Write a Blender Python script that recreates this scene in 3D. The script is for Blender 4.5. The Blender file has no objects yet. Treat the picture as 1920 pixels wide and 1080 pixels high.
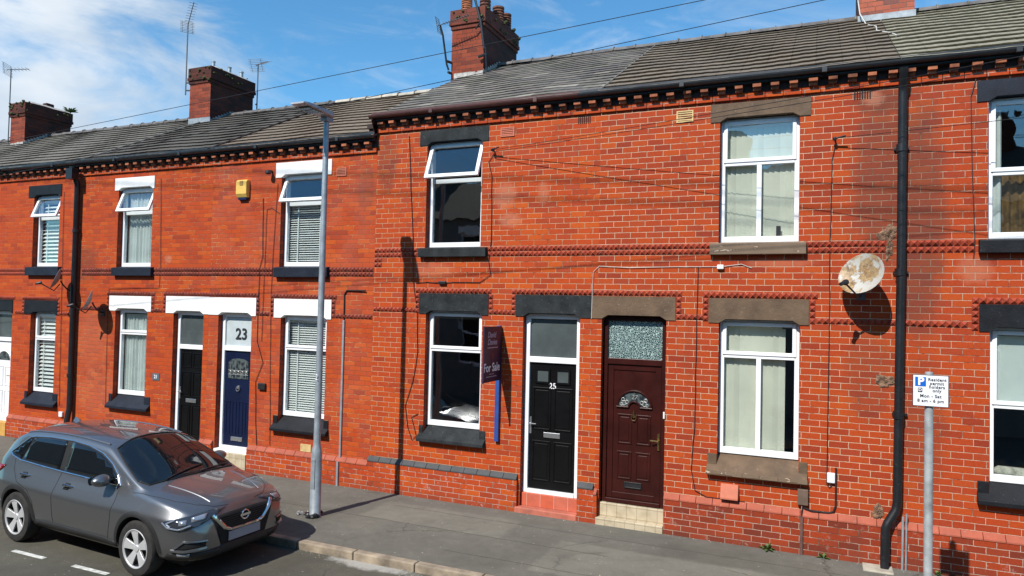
import bpy, bmesh, math, random
from mathutils import Vector, Matrix, Euler
from mathutils.bvhtree import BVHTree
random.seed(7)
SC = bpy.context.scene
COL = SC.collection
R = math.radians

# ------------------------------------------------------------------ camera
cam_d = bpy.data.cameras.new('camera')
cam = bpy.data.objects.new('camera', cam_d); COL.objects.link(cam)
cam_d.sensor_width = 36.0
cam_d.lens = 36.0*1321/1920
cam_d.clip_start = 0.1; cam_d.clip_end = 2000
yaw, pitch, roll = R(-23.553), R(1.554), R(1.271)
right = Vector((math.cos(yaw), -math.sin(yaw), 0)); fwd = Vector((math.sin(yaw), math.cos(yaw), 0)); up = Vector((0, 0, 1))
f2 = fwd*math.cos(pitch)+up*math.sin(pitch); u2 = -fwd*math.sin(pitch)+up*math.cos(pitch)
r3 = right*math.cos(roll)+u2*math.sin(roll); u3 = -right*math.sin(roll)+u2*math.cos(roll)
m = Matrix((r3, u3, -f2)).transposed().to_4x4()
m.translation = Vector((0, -10.2, 3.17))
cam.matrix_world = m
SC.camera = cam

# ------------------------------------------------------------------ world, sun, exposure
SUN_DIR = Vector((0.25, 1.0, -1.06)).normalized()
world = bpy.data.worlds.new('World'); SC.world = world; world.use_nodes = True
nt = world.node_tree; nt.nodes.clear()
def wn(t): return nt.nodes.new(t)
out = wn('ShaderNodeOutputWorld'); bg = wn('ShaderNodeBackground'); sky = wn('ShaderNodeTexSky')
sky.sky_type = 'NISHITA'; sky.sun_disc = False; sky.sun_elevation = R(45.8); sky.sun_rotation = R(194)
sky.air_density = 1.0; sky.dust_density = 0.15; sky.ozone_density = 1.5
tc = wn('ShaderNodeTexCoord')
def wmath(op, a, b=None, clamp=False):
    n = wn('ShaderNodeMath'); n.operation = op; n.use_clamp = clamp
    for i, v in enumerate((a, b)):
        if v is None: continue
        if isinstance(v, (int, float)): n.inputs[i].default_value = v
        else: nt.links.new(v, n.inputs[i])
    return n.outputs[0]
def wnoise(scale, detail, rough, sx, sz, dist=0.0, off=0.0):
    mp = wn('ShaderNodeMapping'); mp.inputs['Scale'].default_value = (sx, sx, sz); mp.inputs['Location'].default_value = (off, off*.7, 0)
    nt.links.new(tc.outputs['Generated'], mp.inputs['Vector'])
    n = wn('ShaderNodeTexNoise'); n.inputs['Scale'].default_value = scale; n.inputs['Detail'].default_value = detail
    n.inputs['Roughness'].default_value = rough; n.inputs['Distortion'].default_value = dist
    nt.links.new(mp.outputs['Vector'], n.inputs['Vector'])
    return n.outputs['Fac']
def wlobe(d, lo, hi):
    n = wn('ShaderNodeVectorMath'); n.operation = 'DOT_PRODUCT'
    nt.links.new(tc.outputs['Generated'], n.inputs[0]); n.inputs[1].default_value = Vector(d).normalized()
    mr = wn('ShaderNodeMapRange'); mr.interpolation_type = 'SMOOTHSTEP'
    mr.inputs['From Min'].default_value = lo; mr.inputs['From Max'].default_value = hi
    nt.links.new(n.outputs['Value'], mr.inputs['Value'])
    return mr.outputs['Result']
def pix_dir(px, py):
    return r3*((px-960)/1321) - u3*((py-540)/1321) + f2
big = wnoise(4.2, 9, .60, 1.0, 2.4, .45, 3.1)
wisp = wnoise(5.5, 8, .62, 1.0, 3.2, .9, 1.3)
bank = wmath('MAXIMUM', wlobe(pix_dir(150, 185), .960, .999), wlobe(pix_dir(-40, 260), .965, .995))
bank = wmath('MAXIMUM', bank, wmath('MULTIPLY', wlobe(pix_dir(300, 240), .985, .999), .85))
c1 = wmath('ADD', wmath('MULTIPLY', bank, .62), wmath('MULTIPLY', wmath('SUBTRACT', big, .5), 2.1))
mr = wn('ShaderNodeMapRange'); mr.interpolation_type = 'SMOOTHSTEP'
mr.inputs['From Min'].default_value = .10; mr.inputs['From Max'].default_value = .74; mr.inputs['To Max'].default_value = .95
nt.links.new(c1, mr.inputs['Value'])
mr2 = wn('ShaderNodeMapRange'); mr2.interpolation_type = 'SMOOTHSTEP'
mr2.inputs['From Min'].default_value = .52; mr2.inputs['From Max'].default_value = .85; mr2.inputs['To Max'].default_value = .38
nt.links.new(wisp, mr2.inputs['Value'])
# broken clouds over the other side of the street as well (seen in the glass)
back = wmath('MULTIPLY', wlobe((-.5, -1, .45), .2, .9), wmath('SUBTRACT', wnoise(3.0, 7, .6, 1, 2, .3, 7.7), .58))
mask = wmath('MAXIMUM', mr.outputs['Result'], mr2.outputs['Result'])
mask = wmath('MAXIMUM', mask, wmath('MULTIPLY', back, 2.2, True), True)
tint = wn('ShaderNodeMix'); tint.data_type = 'RGBA'; tint.blend_type = 'MULTIPLY'; tint.inputs['Factor'].default_value = 1
nt.links.new(sky.outputs['Color'], tint.inputs['A']); tint.inputs['B'].default_value = (.80, 1.52, 1.80, 1)
shade = wn('ShaderNodeValToRGB'); shade.color_ramp.elements[0].color = (5.2, 6.3, 7.6, 1); shade.color_ramp.elements[1].color = (8.9, 9.5, 10.1, 1)
shade.color_ramp.elements[0].position = .35; shade.color_ramp.elements[1].position = .62
nt.links.new(wnoise(4.0, 5, .5, 1, 2.4, .2, 5.0), shade.inputs['Fac'])
mx = wn('ShaderNodeMix'); mx.data_type = 'RGBA'
nt.links.new(mask, mx.inputs['Factor']); nt.links.new(tint.outputs['Result'], mx.inputs['A']); nt.links.new(shade.outputs['Color'], mx.inputs['B'])
nt.links.new(mx.outputs['Result'], bg.inputs['Color']); bg.inputs['Strength'].default_value = .082
nt.links.new(bg.outputs[0], out.inputs['Surface'])

sun_d = bpy.data.lights.new('sun', 'SUN'); sun_d.energy = 5.0; sun_d.angle = R(.53); sun_d.color = (1.0, .95, .88)
sun = bpy.data.objects.new('sun', sun_d); COL.objects.link(sun)
sun.rotation_euler = SUN_DIR.to_track_quat('-Z', 'Y').to_euler(); sun.location = (-5, -20, 20)
SC.view_settings.view_transform = 'Standard'; SC.view_settings.look = 'None'
SC.view_settings.gamma = 1; SC.view_settings.exposure = 0.32

# ------------------------------------------------------------------ node helpers
class NM:
    """small wrapper to write material node trees briefly"""
    def __init__(s, name):
        s.m = bpy.data.materials.new(name); s.m.use_nodes = True
        s.t = s.m.node_tree; s.t.nodes.clear()
        s.out = s.n('ShaderNodeOutputMaterial'); s.b = s.n('ShaderNodeBsdfPrincipled')
        s.t.links.new(s.b.outputs[0], s.out.inputs['Surface'])
    def n(s, t): return s.t.nodes.new(t)
    def put(s, v, sock):
        if isinstance(v, bpy.types.NodeSocket): s.t.links.new(v, sock)
        elif isinstance(v, (tuple, list)) and len(v) == 3 and sock.type == 'RGBA': sock.default_value = (*v, 1)
        else: sock.default_value = v
    def set(s, **k):
        names = dict(color='Base Color', rough='Roughness', metal='Metallic', normal='Normal', coat='Coat Weight', coat_rough='Coat Roughness', ior='IOR', spec='Specular IOR Level', emit='Emission Color', emits='Emission Strength', alpha='Alpha')
        for a, v in k.items(): s.put(v, s.b.inputs[names[a]])
        return s
    def math(s, op, a, b=None, c=None, clamp=False):
        n = s.n('ShaderNodeMath'); n.operation = op; n.use_clamp = clamp
        for i, v in enumerate((a, b, c)):
            if v is not None: s.put(v, n.inputs[i])
        return n.outputs[0]
    def mix(s, f, a, b, blend='MIX'):
        n = s.n('ShaderNodeMix'); n.data_type = 'RGBA'; n.blend_type = blend
        s.put(f, n.inputs['Factor']); s.put(a, n.inputs['A']); s.put(b, n.inputs['B'])
        return n.outputs['Result']
    def noise(s, scale, detail=4, rough=.55, vec=None, dist=0, out='Fac'):
        n = s.n('ShaderNodeTexNoise'); n.inputs['Scale'].default_value = scale; n.inputs['Detail'].default_value = detail
        n.inputs['Roughness'].default_value = rough; n.inputs['Distortion'].default_value = dist
        s.t.links.new(vec if vec is not None else s.pos(), n.inputs['Vector'])
        return n.outputs[out]
    def pos(s):
        if not hasattr(s, '_pos'):
            s._geo = s.n('ShaderNodeNewGeometry'); s._tc = s.n('ShaderNodeTexCoord'); s._pos = s._tc.outputs['Object']
        return s._pos
    def wpos(s):
        s.pos(); return s._geo.outputs['Position']
    def sep(s, v):
        n = s.n('ShaderNodeSeparateXYZ'); s.t.links.new(v, n.inputs[0]); return n.outputs
    def comb(s, x, y, z):
        n = s.n('ShaderNodeCombineXYZ')
        for i, v in enumerate((x, y, z)): s.put(v, n.inputs[i])
        return n.outputs[0]
    def scalev(s, v, sc):
        n = s.n('ShaderNodeVectorMath'); n.operation = 'MULTIPLY'; s.t.links.new(v, n.inputs[0]); n.inputs[1].default_value = sc; return n.outputs[0]
    def step(s, v, lo, hi, a=0., b=1.):
        n = s.n('ShaderNodeMapRange'); n.interpolation_type = 'SMOOTHSTEP'
        for k, x in (('Value', v), ('From Min', lo), ('From Max', hi), ('To Min', a), ('To Max', b)): s.put(x, n.inputs[k])
        return n.outputs['Result']
    def ramp(s, f, stops, const=False):
        n = s.n('ShaderNodeValToRGB'); cr = n.color_ramp
        if const: cr.interpolation = 'CONSTANT'
        while len(cr.elements) < len(stops): cr.elements.new(.5)
        for e, (p, c) in zip(cr.elements, stops): e.position = p; e.color = (*c, 1)
        s.put(f, n.inputs['Fac']); return n.outputs['Color']
    def bump(s, h, dist=.01, strength=1.0, normal=None):
        n = s.n('ShaderNodeBump'); n.inputs['Distance'].default_value = dist; n.inputs['Strength'].default_value = strength
        s.put(h, n.inputs['Height'])
        if normal is not None: s.put(normal, n.inputs['Normal'])
        return n.outputs[0]

def simple(name, color, rough=.6, metal=0., var=.12, scale=6., bump=0., bscale=60., spec=.5, coat=0., speck=0.):
    q = NM(name)
    nz = q.noise(scale, 5)
    c = q.mix(1, color, q.ramp(nz, [(.25, (1-var*2.2,)*3), (.75, (1+var,)*3)]), 'MULTIPLY')
    if speck:
        c = q.mix(q.step(q.noise(bscale*.6, 3, .7), .62, .72, 0, speck), c, (.45, .43, .40))
    rr = q.math('ADD', rough-.08, q.math('MULTIPLY', q.noise(scale*2.3, 3), .16))
    q.set(color=c, rough=rr, metal=metal, spec=spec, coat=coat)
    if bump: q.set(normal=q.bump(q.noise(bscale, 4, .6), bump))
    return q.m

def brick(name, pal, mortar=(.55, .42, .33), mdark=(.16, .07, .04), mw=.0042, light=.55, h=.0848, w=.236, z0=3.97, dirt=(.07, .035, .025), dirt_amt=.35, soot=(), pale=(), plinth=False, grey=0.0, dust=.0):
    q = NM(name)
    x, y, z = q.sep(q.pos()); nx, ny, nz = q.sep(q._geo.outputs['True Normal'])
    wx, wy, wz = q.sep(q.wpos())
    side = q.math('GREATER_THAN', q.math('ABSOLUTE', nx), .5); flat = q.math('GREATER_THAN', q.math('ABSOLUTE', nz), .75)
    u = q.math('ADD', q.math('MULTIPLY', x, q.math('SUBTRACT', 1., side)), q.math('MULTIPLY', y, side))
    v = q.math('ADD', q.math('MULTIPLY', z, q.math('SUBTRACT', 1., flat)), q.math('MULTIPLY', y, flat))
    u = q.math('ADD', u, q.math('MULTIPLY', q.math('SUBTRACT', q.noise(16., 3), .5), .014))
    v = q.math('ADD', v, q.math('MULTIPLY', q.math('SUBTRACT', q.noise(11., 3, vec=q.scalev(q.pos(), (1.1, 1.1, 1.6))), .5), .013))
    rowf = q.math('DIVIDE', q.math('SUBTRACT', v, z0-100*h), h)
    row = q.math('FLOOR', rowf); fv = q.math('FRACT', rowf)
    wn1 = q.n('ShaderNodeTexWhiteNoise'); wn1.noise_dimensions = '1D'; q.put(row, wn1.inputs['W'])
    uu = q.math('ADD', q.math('DIVIDE', q.math('ADD', u, 50), w), q.math('MULTIPLY', q.math('MODULO', row, 2.), .5))
    uu = q.math('ADD', uu, q.math('MULTIPLY', wn1.outputs['Value'], .12))
    col = q.math('FLOOR', uu); fu = q.math('FRACT', uu)
    du = q.math('MULTIPLY', q.math('MINIMUM', fu, q.math('SUBTRACT', 1., fu)), w)
    dv = q.math('MULTIPLY', q.math('MINIMUM', fv, q.math('SUBTRACT', 1., fv)), h)
    d = q.math('MINIMUM', du, dv)
    d = q.math('ADD', d, q.math('MULTIPLY', q.math('SUBTRACT', q.noise(70., 3, .7), .5), .0055))
    mask = q.step(d, mw*.62, mw*1.35)            # 1 = brick, 0 = mortar
    wn2 = q.n('ShaderNodeTexWhiteNoise'); wn2.noise_dimensions = '3D'
    q.put(q.comb(row, col, q.math('ADD', side, 3.)), wn2.inputs['Vector'])
    bc = q.ramp(wn2.outputs['Value'], pal)
    mott = q.noise(34., 5, .65)
    bc = q.mix(1., bc, q.ramp(mott, [(.22, (.80, .78, .76)), (.55, (1, 1, 1)), (.8, (1.10, 1.12, 1.1))]), 'MULTIPLY')
    bign = q.noise(.9, 5, .6)
    spk = q.noise(58., 3, .75)
    bc = q.mix(q.step(spk, .66, .76, 0, .7), bc, (.06, .03, .022)); bc = q.mix(q.step(spk, .22, .30, .45, 0), bc, (.58, .34, .22))
    bc = q.mix(q.step(bign, .42, .68, 0, .32), bc, q.mix(1., bc, (.84, .68, .60), 'MULTIPLY'))
    # eroded / darkened joints against clean pale ones, in patches
    jn = q.math('ADD', q.noise(1.35, 5, .7), q.math('MULTIPLY', q.math('SUBTRACT', q.noise(9., 3, .6), .5), .55))
    jmix = q.step(jn, light-.10, light+.10)
    mc = q.mix(jmix, mortar, mdark)
    mc = q.mix(1., mc, q.ramp(q.noise(45., 4, .7), [(.25, (.62, .6, .58)), (.7, (1.08,)*3)]), 'MULTIPLY')
    c = q.mix(mask, mc, bc)
    # grime: broad patches and drips from the eaves
    drip = q.noise(2.2, 5, .65, vec=q.scalev(q.wpos(), (1.5, 1.5, .28)))
    gr = q.math('MULTIPLY', q.step(drip, .52, .74), dirt_amt, clamp=True)
    c = q.mix(gr, c, q.mix(.5, c, dirt))
    for (sx, sz, rx, rz, amt) in soot:
        e = q.math('ADD', q.math('POWER', q.math('DIVIDE', q.math('SUBTRACT', wx, sx), rx), 2.), q.math('POWER', q.math('DIVIDE', q.math('SUBTRACT', wz, sz), rz), 2.))
        e = q.math('ADD', e, q.math('MULTIPLY', q.math('SUBTRACT', q.noise(3.6, 5, .7), .5), 1.7))
        c = q.mix(q.step(e, .25, 1.05, amt, 0.), c, q.mix(.78, c, dirt))
    for (sx, sz, rx, rz, amt) in pale:
        e = q.math('ADD', q.math('POWER', q.math('DIVIDE', q.math('SUBTRACT', wx, sx), rx), 2.), q.math('POWER', q.math('DIVIDE', q.math('SUBTRACT', wz, sz), rz), 2.))
        e = q.math('ADD', e, q.math('MULTIPLY', q.math('SUBTRACT', q.noise(6.5, 5, .7), .5), 1.9))
        c = q.mix(q.step(e, .05, 1.2, amt*.62, 0.), c, (.46, .20, .12))
    if plinth:
        c = q.mix(q.step(q.math('ADD', wz, q.math('MULTIPLY', q.noise(3., 5, .7), .35)), .12, .42, .55, 0.), c, q.mix(.6, c, dirt))
        c = q.mix(q.step(q.noise(7., 6, .75), .58, .72, 0, dust), c, (.55, .42, .36))
    if grey: c = q.mix(q.step(q.noise(1.7, 4), .35, .65, 0, grey), c, q.mix(.5, c, (.40, .26, .22)))
    hgt = q.math('ADD', q.math('MULTIPLY', mask, .8), q.math('MULTIPLY', mott, .35))
    q.set(color=c, rough=.82, spec=.3, normal=q.bump(hgt, .006))
    return q.m

# ------------------------------------------------------------------ mesh helpers
def origin(o):
    v = Vector((0, 0, 0))
    while o is not None: v += o.location; o = o.parent
    return v
class MB:
    def __init__(s): s.v = []; s.f = []; s.mi = []; s.tone = []
    def add(s, vs, fs, mi=0, tone=.5):
        o = len(s.v); s.v += [tuple(v) for v in vs]
        for f in fs: s.f.append(tuple(i+o for i in f)); s.mi.append(mi); s.tone.append(tone)
        return s
    def quad(s, a, b, c, d, mi=0, tone=.5): return s.add([a, b, c, d], [(0, 1, 2, 3)], mi, tone)
    def box(s, x0, x1, y0, y1, z0, z1, mi=0):
        v = [(x0, y0, z0), (x1, y0, z0), (x1, y1, z0), (x0, y1, z0), (x0, y0, z1), (x1, y0, z1), (x1, y1, z1), (x0, y1, z1)]
        return s.add(v, [(0, 3, 2, 1), (4, 5, 6, 7), (0, 1, 5, 4), (1, 2, 6, 5), (2, 3, 7, 6), (3, 0, 4, 7)], mi)
    def prism_y(s, poly, y0, y1, mi=0):     # poly in (x,z), CCW seen from -y
        n = len(poly); v = [(p[0], y0, p[1]) for p in poly]+[(p[0], y1, p[1]) for p in poly]
        fs = [tuple(range(n)), tuple(range(2*n-1, n-1, -1))]+[((i+1) % n, i, i+n, (i+1) % n+n) for i in range(n)]
        return s.add(v, fs, mi)
    def prism_x(s, poly, x0, x1, mi=0):     # poly in (y,z)
        n = len(poly); v = [(x0, p[0], p[1]) for p in poly]+[(x1, p[0], p[1]) for p in poly]
        fs = [tuple(range(n)), tuple(range(2*n-1, n-1, -1))]+[((i+1) % n, i, i+n, (i+1) % n+n) for i in range(n)]
        return s.add(v, fs, mi)
    def tube(s, pts, r, seg=8, mi=0, cap=True):
        pts = [Vector(p) for p in pts]; n = len(pts)
        rs = r if isinstance(r, (list, tuple)) else [r]*n
        rings = []; prev = None
        for i, p in enumerate(pts):
            t = (pts[min(i+1, n-1)]-pts[max(i-1, 0)]).normalized()
            a = t.orthogonal().normalized() if prev is None else (prev-t*prev.dot(t)).normalized()
            prev = a; b = t.cross(a)
            rings.append([p+(a*math.cos(2*math.pi*k/seg)+b*math.sin(2*math.pi*k/seg))*rs[i] for k in range(seg)])
        v = [q for ring in rings for q in ring]; fs = []
        for i in range(n-1):
            for k in range(seg):
                k2 = (k+1) % seg; fs.append((i*seg+k, i*seg+k2, (i+1)*seg+k2, (i+1)*seg+k))
        if cap: fs += [tuple(range(seg-1, -1, -1)), tuple(range((n-1)*seg, n*seg))]
        return s.add(v, fs, mi)
    def lathe(s, prof, c=(0, 0, 0), seg=20, axis='z', mi=0):   # prof: (r, h)
        v = []; fs = []; n = len(prof)
        for (r, h) in prof:
            for k in range(seg):
                a = 2*math.pi*k/seg; x, y = r*math.cos(a), r*math.sin(a)
                p = (x, y, h) if axis == 'z' else ((x, h, y) if axis == 'y' else (h, x, y))
                v.append((p[0]+c[0], p[1]+c[1], p[2]+c[2]))
        for i in range(n-1):
            for k in range(seg):
                k2 = (k+1) % seg; fs.append((i*seg+k, i*seg+k2, (i+1)*seg+k2, (i+1)*seg+k))
        return s.add(v, fs, mi)
    def build(s, name, mats, parent=None, bevel=0., smooth=False, local=False, segs=2, kind=None, auto=None):
        me = bpy.data.meshes.new(name)
        off = Vector((0, 0, 0)) if local or parent is None else origin(parent)
        me.from_pydata([tuple(Vector(v)-off) for v in s.v], [], s.f)
        if not isinstance(mats, (list, tuple)): mats = [mats]
        for m_ in mats: me.materials.append(m_)
        for p, mi in zip(me.polygons, s.mi): p.material_index = mi; p.use_smooth = smooth
        if len(set(s.tone)) > 1:
            at = me.attributes.new('tone', 'FLOAT', 'FACE')
            for i, t in enumerate(s.tone): at.data[i].value = t
        bm = bmesh.new(); bm.from_mesh(me)
        bmesh.ops.recalc_face_normals(bm, faces=bm.faces); bm.to_mesh(me); bm.free()
        o = bpy.data.objects.new(name, me); COL.objects.link(o)
        if parent is not None: o.parent = parent
        if kind: o['kind'] = kind
        if bevel:
            b = o.modifiers.new('bevel', 'BEVEL'); b.width = bevel; b.segments = segs; b.limit_method = 'ANGLE'; b.angle_limit = R(40)
        if smooth:
            try: me.set_sharp_from_angle(angle=R(auto or 40))
            except Exception: pass
        return o
def tag(o, label, cat, group=None):
    o['label'] = label; o['category'] = cat
    if group: o['group'] = group
    return o
def thing(name, label, cat, loc=(0, 0, 0), rotz=0., group=None):
    o = bpy.data.objects.new(name, None); COL.objects.link(o); o.location = loc; o.rotation_euler = (0, 0, rotz); o.empty_display_size = .2
    return tag(o, label, cat, group)
def text(name, s, size, mat, parent, loc, rot=(R(90), 0, 0), align='CENTER', extrude=.002, bold=0.0, sx=1.0, space=1.0, shear=0., local=False):
    cu = bpy.data.curves.new(name, 'FONT'); cu.body = s; cu.size = size; cu.align_x = align; cu.align_y = 'CENTER'
    cu.extrude = extrude; cu.offset = bold; cu.space_character = space; cu.shear = shear; cu.resolution_u = 3
    tmp = bpy.data.objects.new('t', cu); COL.objects.link(tmp)
    bpy.context.view_layer.update()
    me = bpy.data.meshes.new_from_object(tmp.evaluated_get(bpy.context.evaluated_depsgraph_get()))
    bpy.data.objects.remove(tmp); me.name = name; me.materials.clear(); me.materials.append(mat)
    M = Matrix.Translation(Vector(loc)-(Vector((0, 0, 0)) if local or parent is None else origin(parent))) @ Euler(rot).to_matrix().to_4x4() @ Matrix.Diagonal((sx, 1, 1, 1))
    me.transform(M)
    o = bpy.data.objects.new(name, me); COL.objects.link(o)
    if parent is not None: o.parent = parent
    return o
def copy_tree(o, parent=None):
    c = o.copy(); COL.objects.link(c)
    if parent is not None: c.parent = parent
    for ch in list(o.children): copy_tree(ch, c)
    return c

# ------------------------------------------------------------------ materials
def pal(*cs): 
    n = len(cs); return [(i/(n-1), c) for i, c in enumerate(cs)]
P_OR = pal((.28, .034, .009), (.375, .046, .006), (.405, .049, .005), (.43, .056, .005), (.39, .048, .006), (.47, .076, .005), (.385, .046, .006), (.34, .050, .016))
P_RD = pal((.26, .031, .009), (.335, .040, .007), (.365, .044, .006), (.395, .052, .005), (.35, .041, .007), (.42, .062, .005), (.30, .038, .012))
P_DK = pal((.15, .024, .010), (.23, .029, .008), (.29, .035, .007), (.32, .040, .007), (.20, .030, .012))
B25 = brick('brick_25', P_OR, mortar=(.58, .34, .20), mdark=(.24, .055, .024), light=.58, dirt_amt=.3, soot=[(-6.85, 5.6, .25, .6, .5)], pale=[(-4.6, 4.95, .22, .25, .75), (-4.5, 4.55, .22, .14, .7), (-5.9, 3.75, .5, .16, .45), (-3.95, 4.95, .12, .2, .6)])
B27 = brick('brick_27', P_RD, mortar=(.64, .42, .28), mdark=(.22, .06, .035), light=.63, dirt_amt=.35, soot=[(.75, 4.9, .45, 1.4, .65), (.6, 2.4, .35, .7, .35), (.8, 6.0, .5, .3, .5)], pale=[(.62, 6.0, .16, .12, .8), (-.5, 3.85, .5, .08, .5)])
B29 = brick('brick_29', P_RD, mortar=(.58, .36, .25), mdark=(.22, .06, .035), light=.58, dirt_amt=.42, soot=[(1.15, 4.4, .35, 1.9, .7), (1.2, 1.8, .3, 1., .35)], pale=[(1.75, 3.75, .22, .2, .6)])
B23 = brick('brick_23', P_OR, mortar=(.56, .30, .13), mdark=(.33, .075, .028), light=.44, dirt_amt=.3, h=.082, z0=3.64, soot=[(-7.25, 5.2, .22, .5, .38)], grey=.15)
B21 = brick('brick_21', P_OR, mortar=(.52, .28, .13), mdark=(.32, .075, .03), light=.44, dirt_amt=.3, h=.082, z0=3.64, soot=[(-14.4, 3.9, .4, .5, .5)], pale=[(-12.0, 3.98, .13, .1, .8), (-14.2, 2.3, .7, .8, .30), (-13.9, 1.2, 1., .6, .30)])
B19 = brick('brick_19', P_OR, mortar=(.50, .15, .06), mdark=(.36, .075, .025), light=.5, dirt_amt=.25, h=.082, z0=3.64)
BPL = brick('brick_plinth', P_OR, mortar=(.55, .40, .33), light=.55, plinth=True, dirt_amt=.2, dust=.55)
BPL27 = brick('brick_plinth_dark', P_DK, mortar=(.52, .36, .28), light=.6, plinth=True, dirt_amt=.4, dust=.3)
BCH = brick('brick_chimney', pal((.12, .026, .014), (.20, .034, .015), (.26, .046, .018), (.22, .040, .016), (.28, .055, .022), (.14, .032, .02)), mortar=(.20, .09, .06), mdark=(.09, .04, .03), light=.5, dirt=(.02, .015, .012), dirt_amt=.85)
BCHH = brick('brick_chimney_head', pal((.09, .026, .016), (.15, .034, .02), (.19, .042, .024), (.12, .032, .02)), mortar=(.14, .07, .05), mdark=(.07, .03, .025), light=.5, dirt=(.02, .016, .012), dirt_amt=1.0)
BCHD = brick('brick_chimney_soot_shade', pal((.035, .012, .009), (.07, .016, .010), (.10, .020, .011), (.05, .015, .011)), mortar=(.07, .035, .026), mdark=(.03, .016, .013), light=.5, dirt=(.014, .011, .010), dirt_amt=1.)
BCH4 = brick('brick_chimney_pale', pal((.20, .07, .05), (.36, .09, .05), (.42, .12, .07), (.16, .07, .06)), mortar=(.22, .12, .10), light=.5, dirt=(.04, .03, .025), dirt_amt=.6)
DIAM = simple('diamond_brick', (.31, .040, .012), .75, var=.22, scale=9, bump=.004, bscale=70)
DIAMD = simple('diamond_brick_dark', (.20, .030, .013), .75, var=.25, scale=7, bump=.004, bscale=70)
SPLAY = simple('splay_brick', (.36, .085, .045), .8, var=.14, scale=3.5, bump=.004, bscale=40, speck=.25)
SPLAYG = simple('grey_painted_splay', (.055, .058, .06), .75, var=.15, scale=4, bump=.003, speck=.2)
LGREY = simple('dark_grey_paint', (.026, .030, .032), .75, var=.28, scale=5, bump=.003, bscale=40, speck=.12, spec=.18)
LBLK = simple('black_paint', (.010, .011, .014), .55, spec=.25, var=.25, scale=5, bump=.003, bscale=50, speck=.06)
LBLUE = simple('blue_black_paint', (.012, .016, .027), .55, spec=.25, var=.25, scale=5, bump=.002, speck=.04)
LWHITE = simple('white_paint', (.78, .78, .75), .7, var=.08, scale=3, bump=.002, bscale=40)
LBRN = simple('brown_painted_stone', (.130, .080, .045), .8, var=.26, scale=3.2, bump=.006, bscale=28, speck=.18)
q = NM('flaking_brown_paint')
fl = q.noise(6.5, 6, .7, vec=q.scalev(q.pos(), (1, 1, 2.4)))
cc = q.mix(q.step(fl, .60, .63), q.mix(q.noise(5, 5), (.13, .085, .05), (.20, .14, .095)), (.50, .37, .26))
q.set(color=cc, rough=.85, normal=q.bump(q.step(fl, .60, .63, 1, 0), .008)); FLAKE = q.m
UPVC = simple('white_upvc', (.80, .81, .82), .32, var=.03, scale=3, spec=.5)
RUBBER = simple('black_gasket', (.02, .02, .022), .6)
SILVER = simple('brushed_silver', (.62, .63, .64), .3, metal=.9, var=.05)
BRASS = simple('polished_brass', (.62, .45, .18), .28, metal=1., var=.05)
BLKP = simple('black_plastic', (.018, .018, .02), .42, var=.15, scale=8)
PIPE = simple('black_painted_pipe', (.010, .011, .013), .42, var=.25, scale=5, bump=.001, bscale=30, speck=.04)
GUTB = simple('brown_gutter', (.090, .032, .026), .45, var=.2, scale=4)
GUTK = simple('black_gutter', (.025, .028, .032), .4, var=.25, scale=3)
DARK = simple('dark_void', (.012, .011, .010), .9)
ROOM = simple('room_plaster', (.22, .20, .17), .9, var=.05)
CARPET = simple('room_carpet', (.05, .045, .04), .95)
MORT = simple('cement_fillet', (.46, .43, .39), .9, var=.25, scale=10, bump=.008, bscale=30)
LEAD = simple('lead_flashing', (.30, .33, .35), .55, metal=.2, var=.2, scale=6, bump=.004, bscale=18)
TERRA = simple('terracotta', (.45, .16, .07), .75, var=.25, scale=12, bump=.003)
TERRAD = simple('sooty_terracotta', (.20, .075, .045), .8, var=.4, scale=10, bump=.003)
MOSS = simple('moss', (.075, .085, .022), .95, var=.4, scale=30, bump=.02, bscale=60)
LEAF = simple('weed_leaf', (.08, .14, .025), .7, var=.3, scale=20)
CABLE = simple('black_cable', (.012, .012, .013), .5)
CABLEW = simple('grey_cable', (.55, .54, .50), .6)
ALU = simple('weathered_aluminium', (.13, .13, .135), .55, metal=.4, var=.2)
GALV = simple('galvanised_steel', (.36, .40, .43), .5, metal=.45, var=.14, scale=9, bump=.0008, bscale=40, speck=.10)
GALVW = simple('weathered_galvanised', (.44, .46, .46), .6, metal=.3, var=.28, scale=5, bump=.001, bscale=30, speck=.3)
NAVY = simple('navy_door', (.004, .009, .036), .42, var=.1, scale=3, spec=.3)
BLKD = simple('black_door', (.0045, .0045, .005), .36, var=.2, scale=4, spec=.25)
MAROON = simple('maroon_upvc', (.036, .0062, .0045), .36, var=.2, scale=3, spec=.3)
STEPR = simple('red_step_tile', (.46, .135, .085), .7, var=.16, scale=5, bump=.002, speck=.15)
CREAM = simple('cream_tile', (.62, .53, .36), .6, var=.14, scale=6, bump=.002)
q = NM('cream_step_tiles')
bt = q.n('ShaderNodeTexBrick'); bt.offset = 0; bt.inputs['Color1'].default_value = (.50, .42, .29, 1); bt.inputs['Color2'].default_value = (.43, .36, .25, 1); bt.inputs['Mortar'].default_value = (.28, .22, .14, 1)
bt.inputs['Scale'].default_value = 1; bt.inputs['Mortar Size'].default_value = .004; bt.inputs['Brick Width'].default_value = .15; bt.inputs['Row Height'].default_value = .16
xx, yy, zz = q.sep(q.pos()); q.t.links.new(q.comb(xx, q.math('ADD', zz, yy), 0), bt.inputs['Vector'])
q.set(color=q.mix(1, bt.outputs['Color'], q.ramp(q.noise(8, 5), [(.2, (.7, .66, .6)), (.6, (1.05,)*3)]), 'MULTIPLY'), rough=.55); CREAMT = q.m
q = NM('red_step_tiles')
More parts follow.
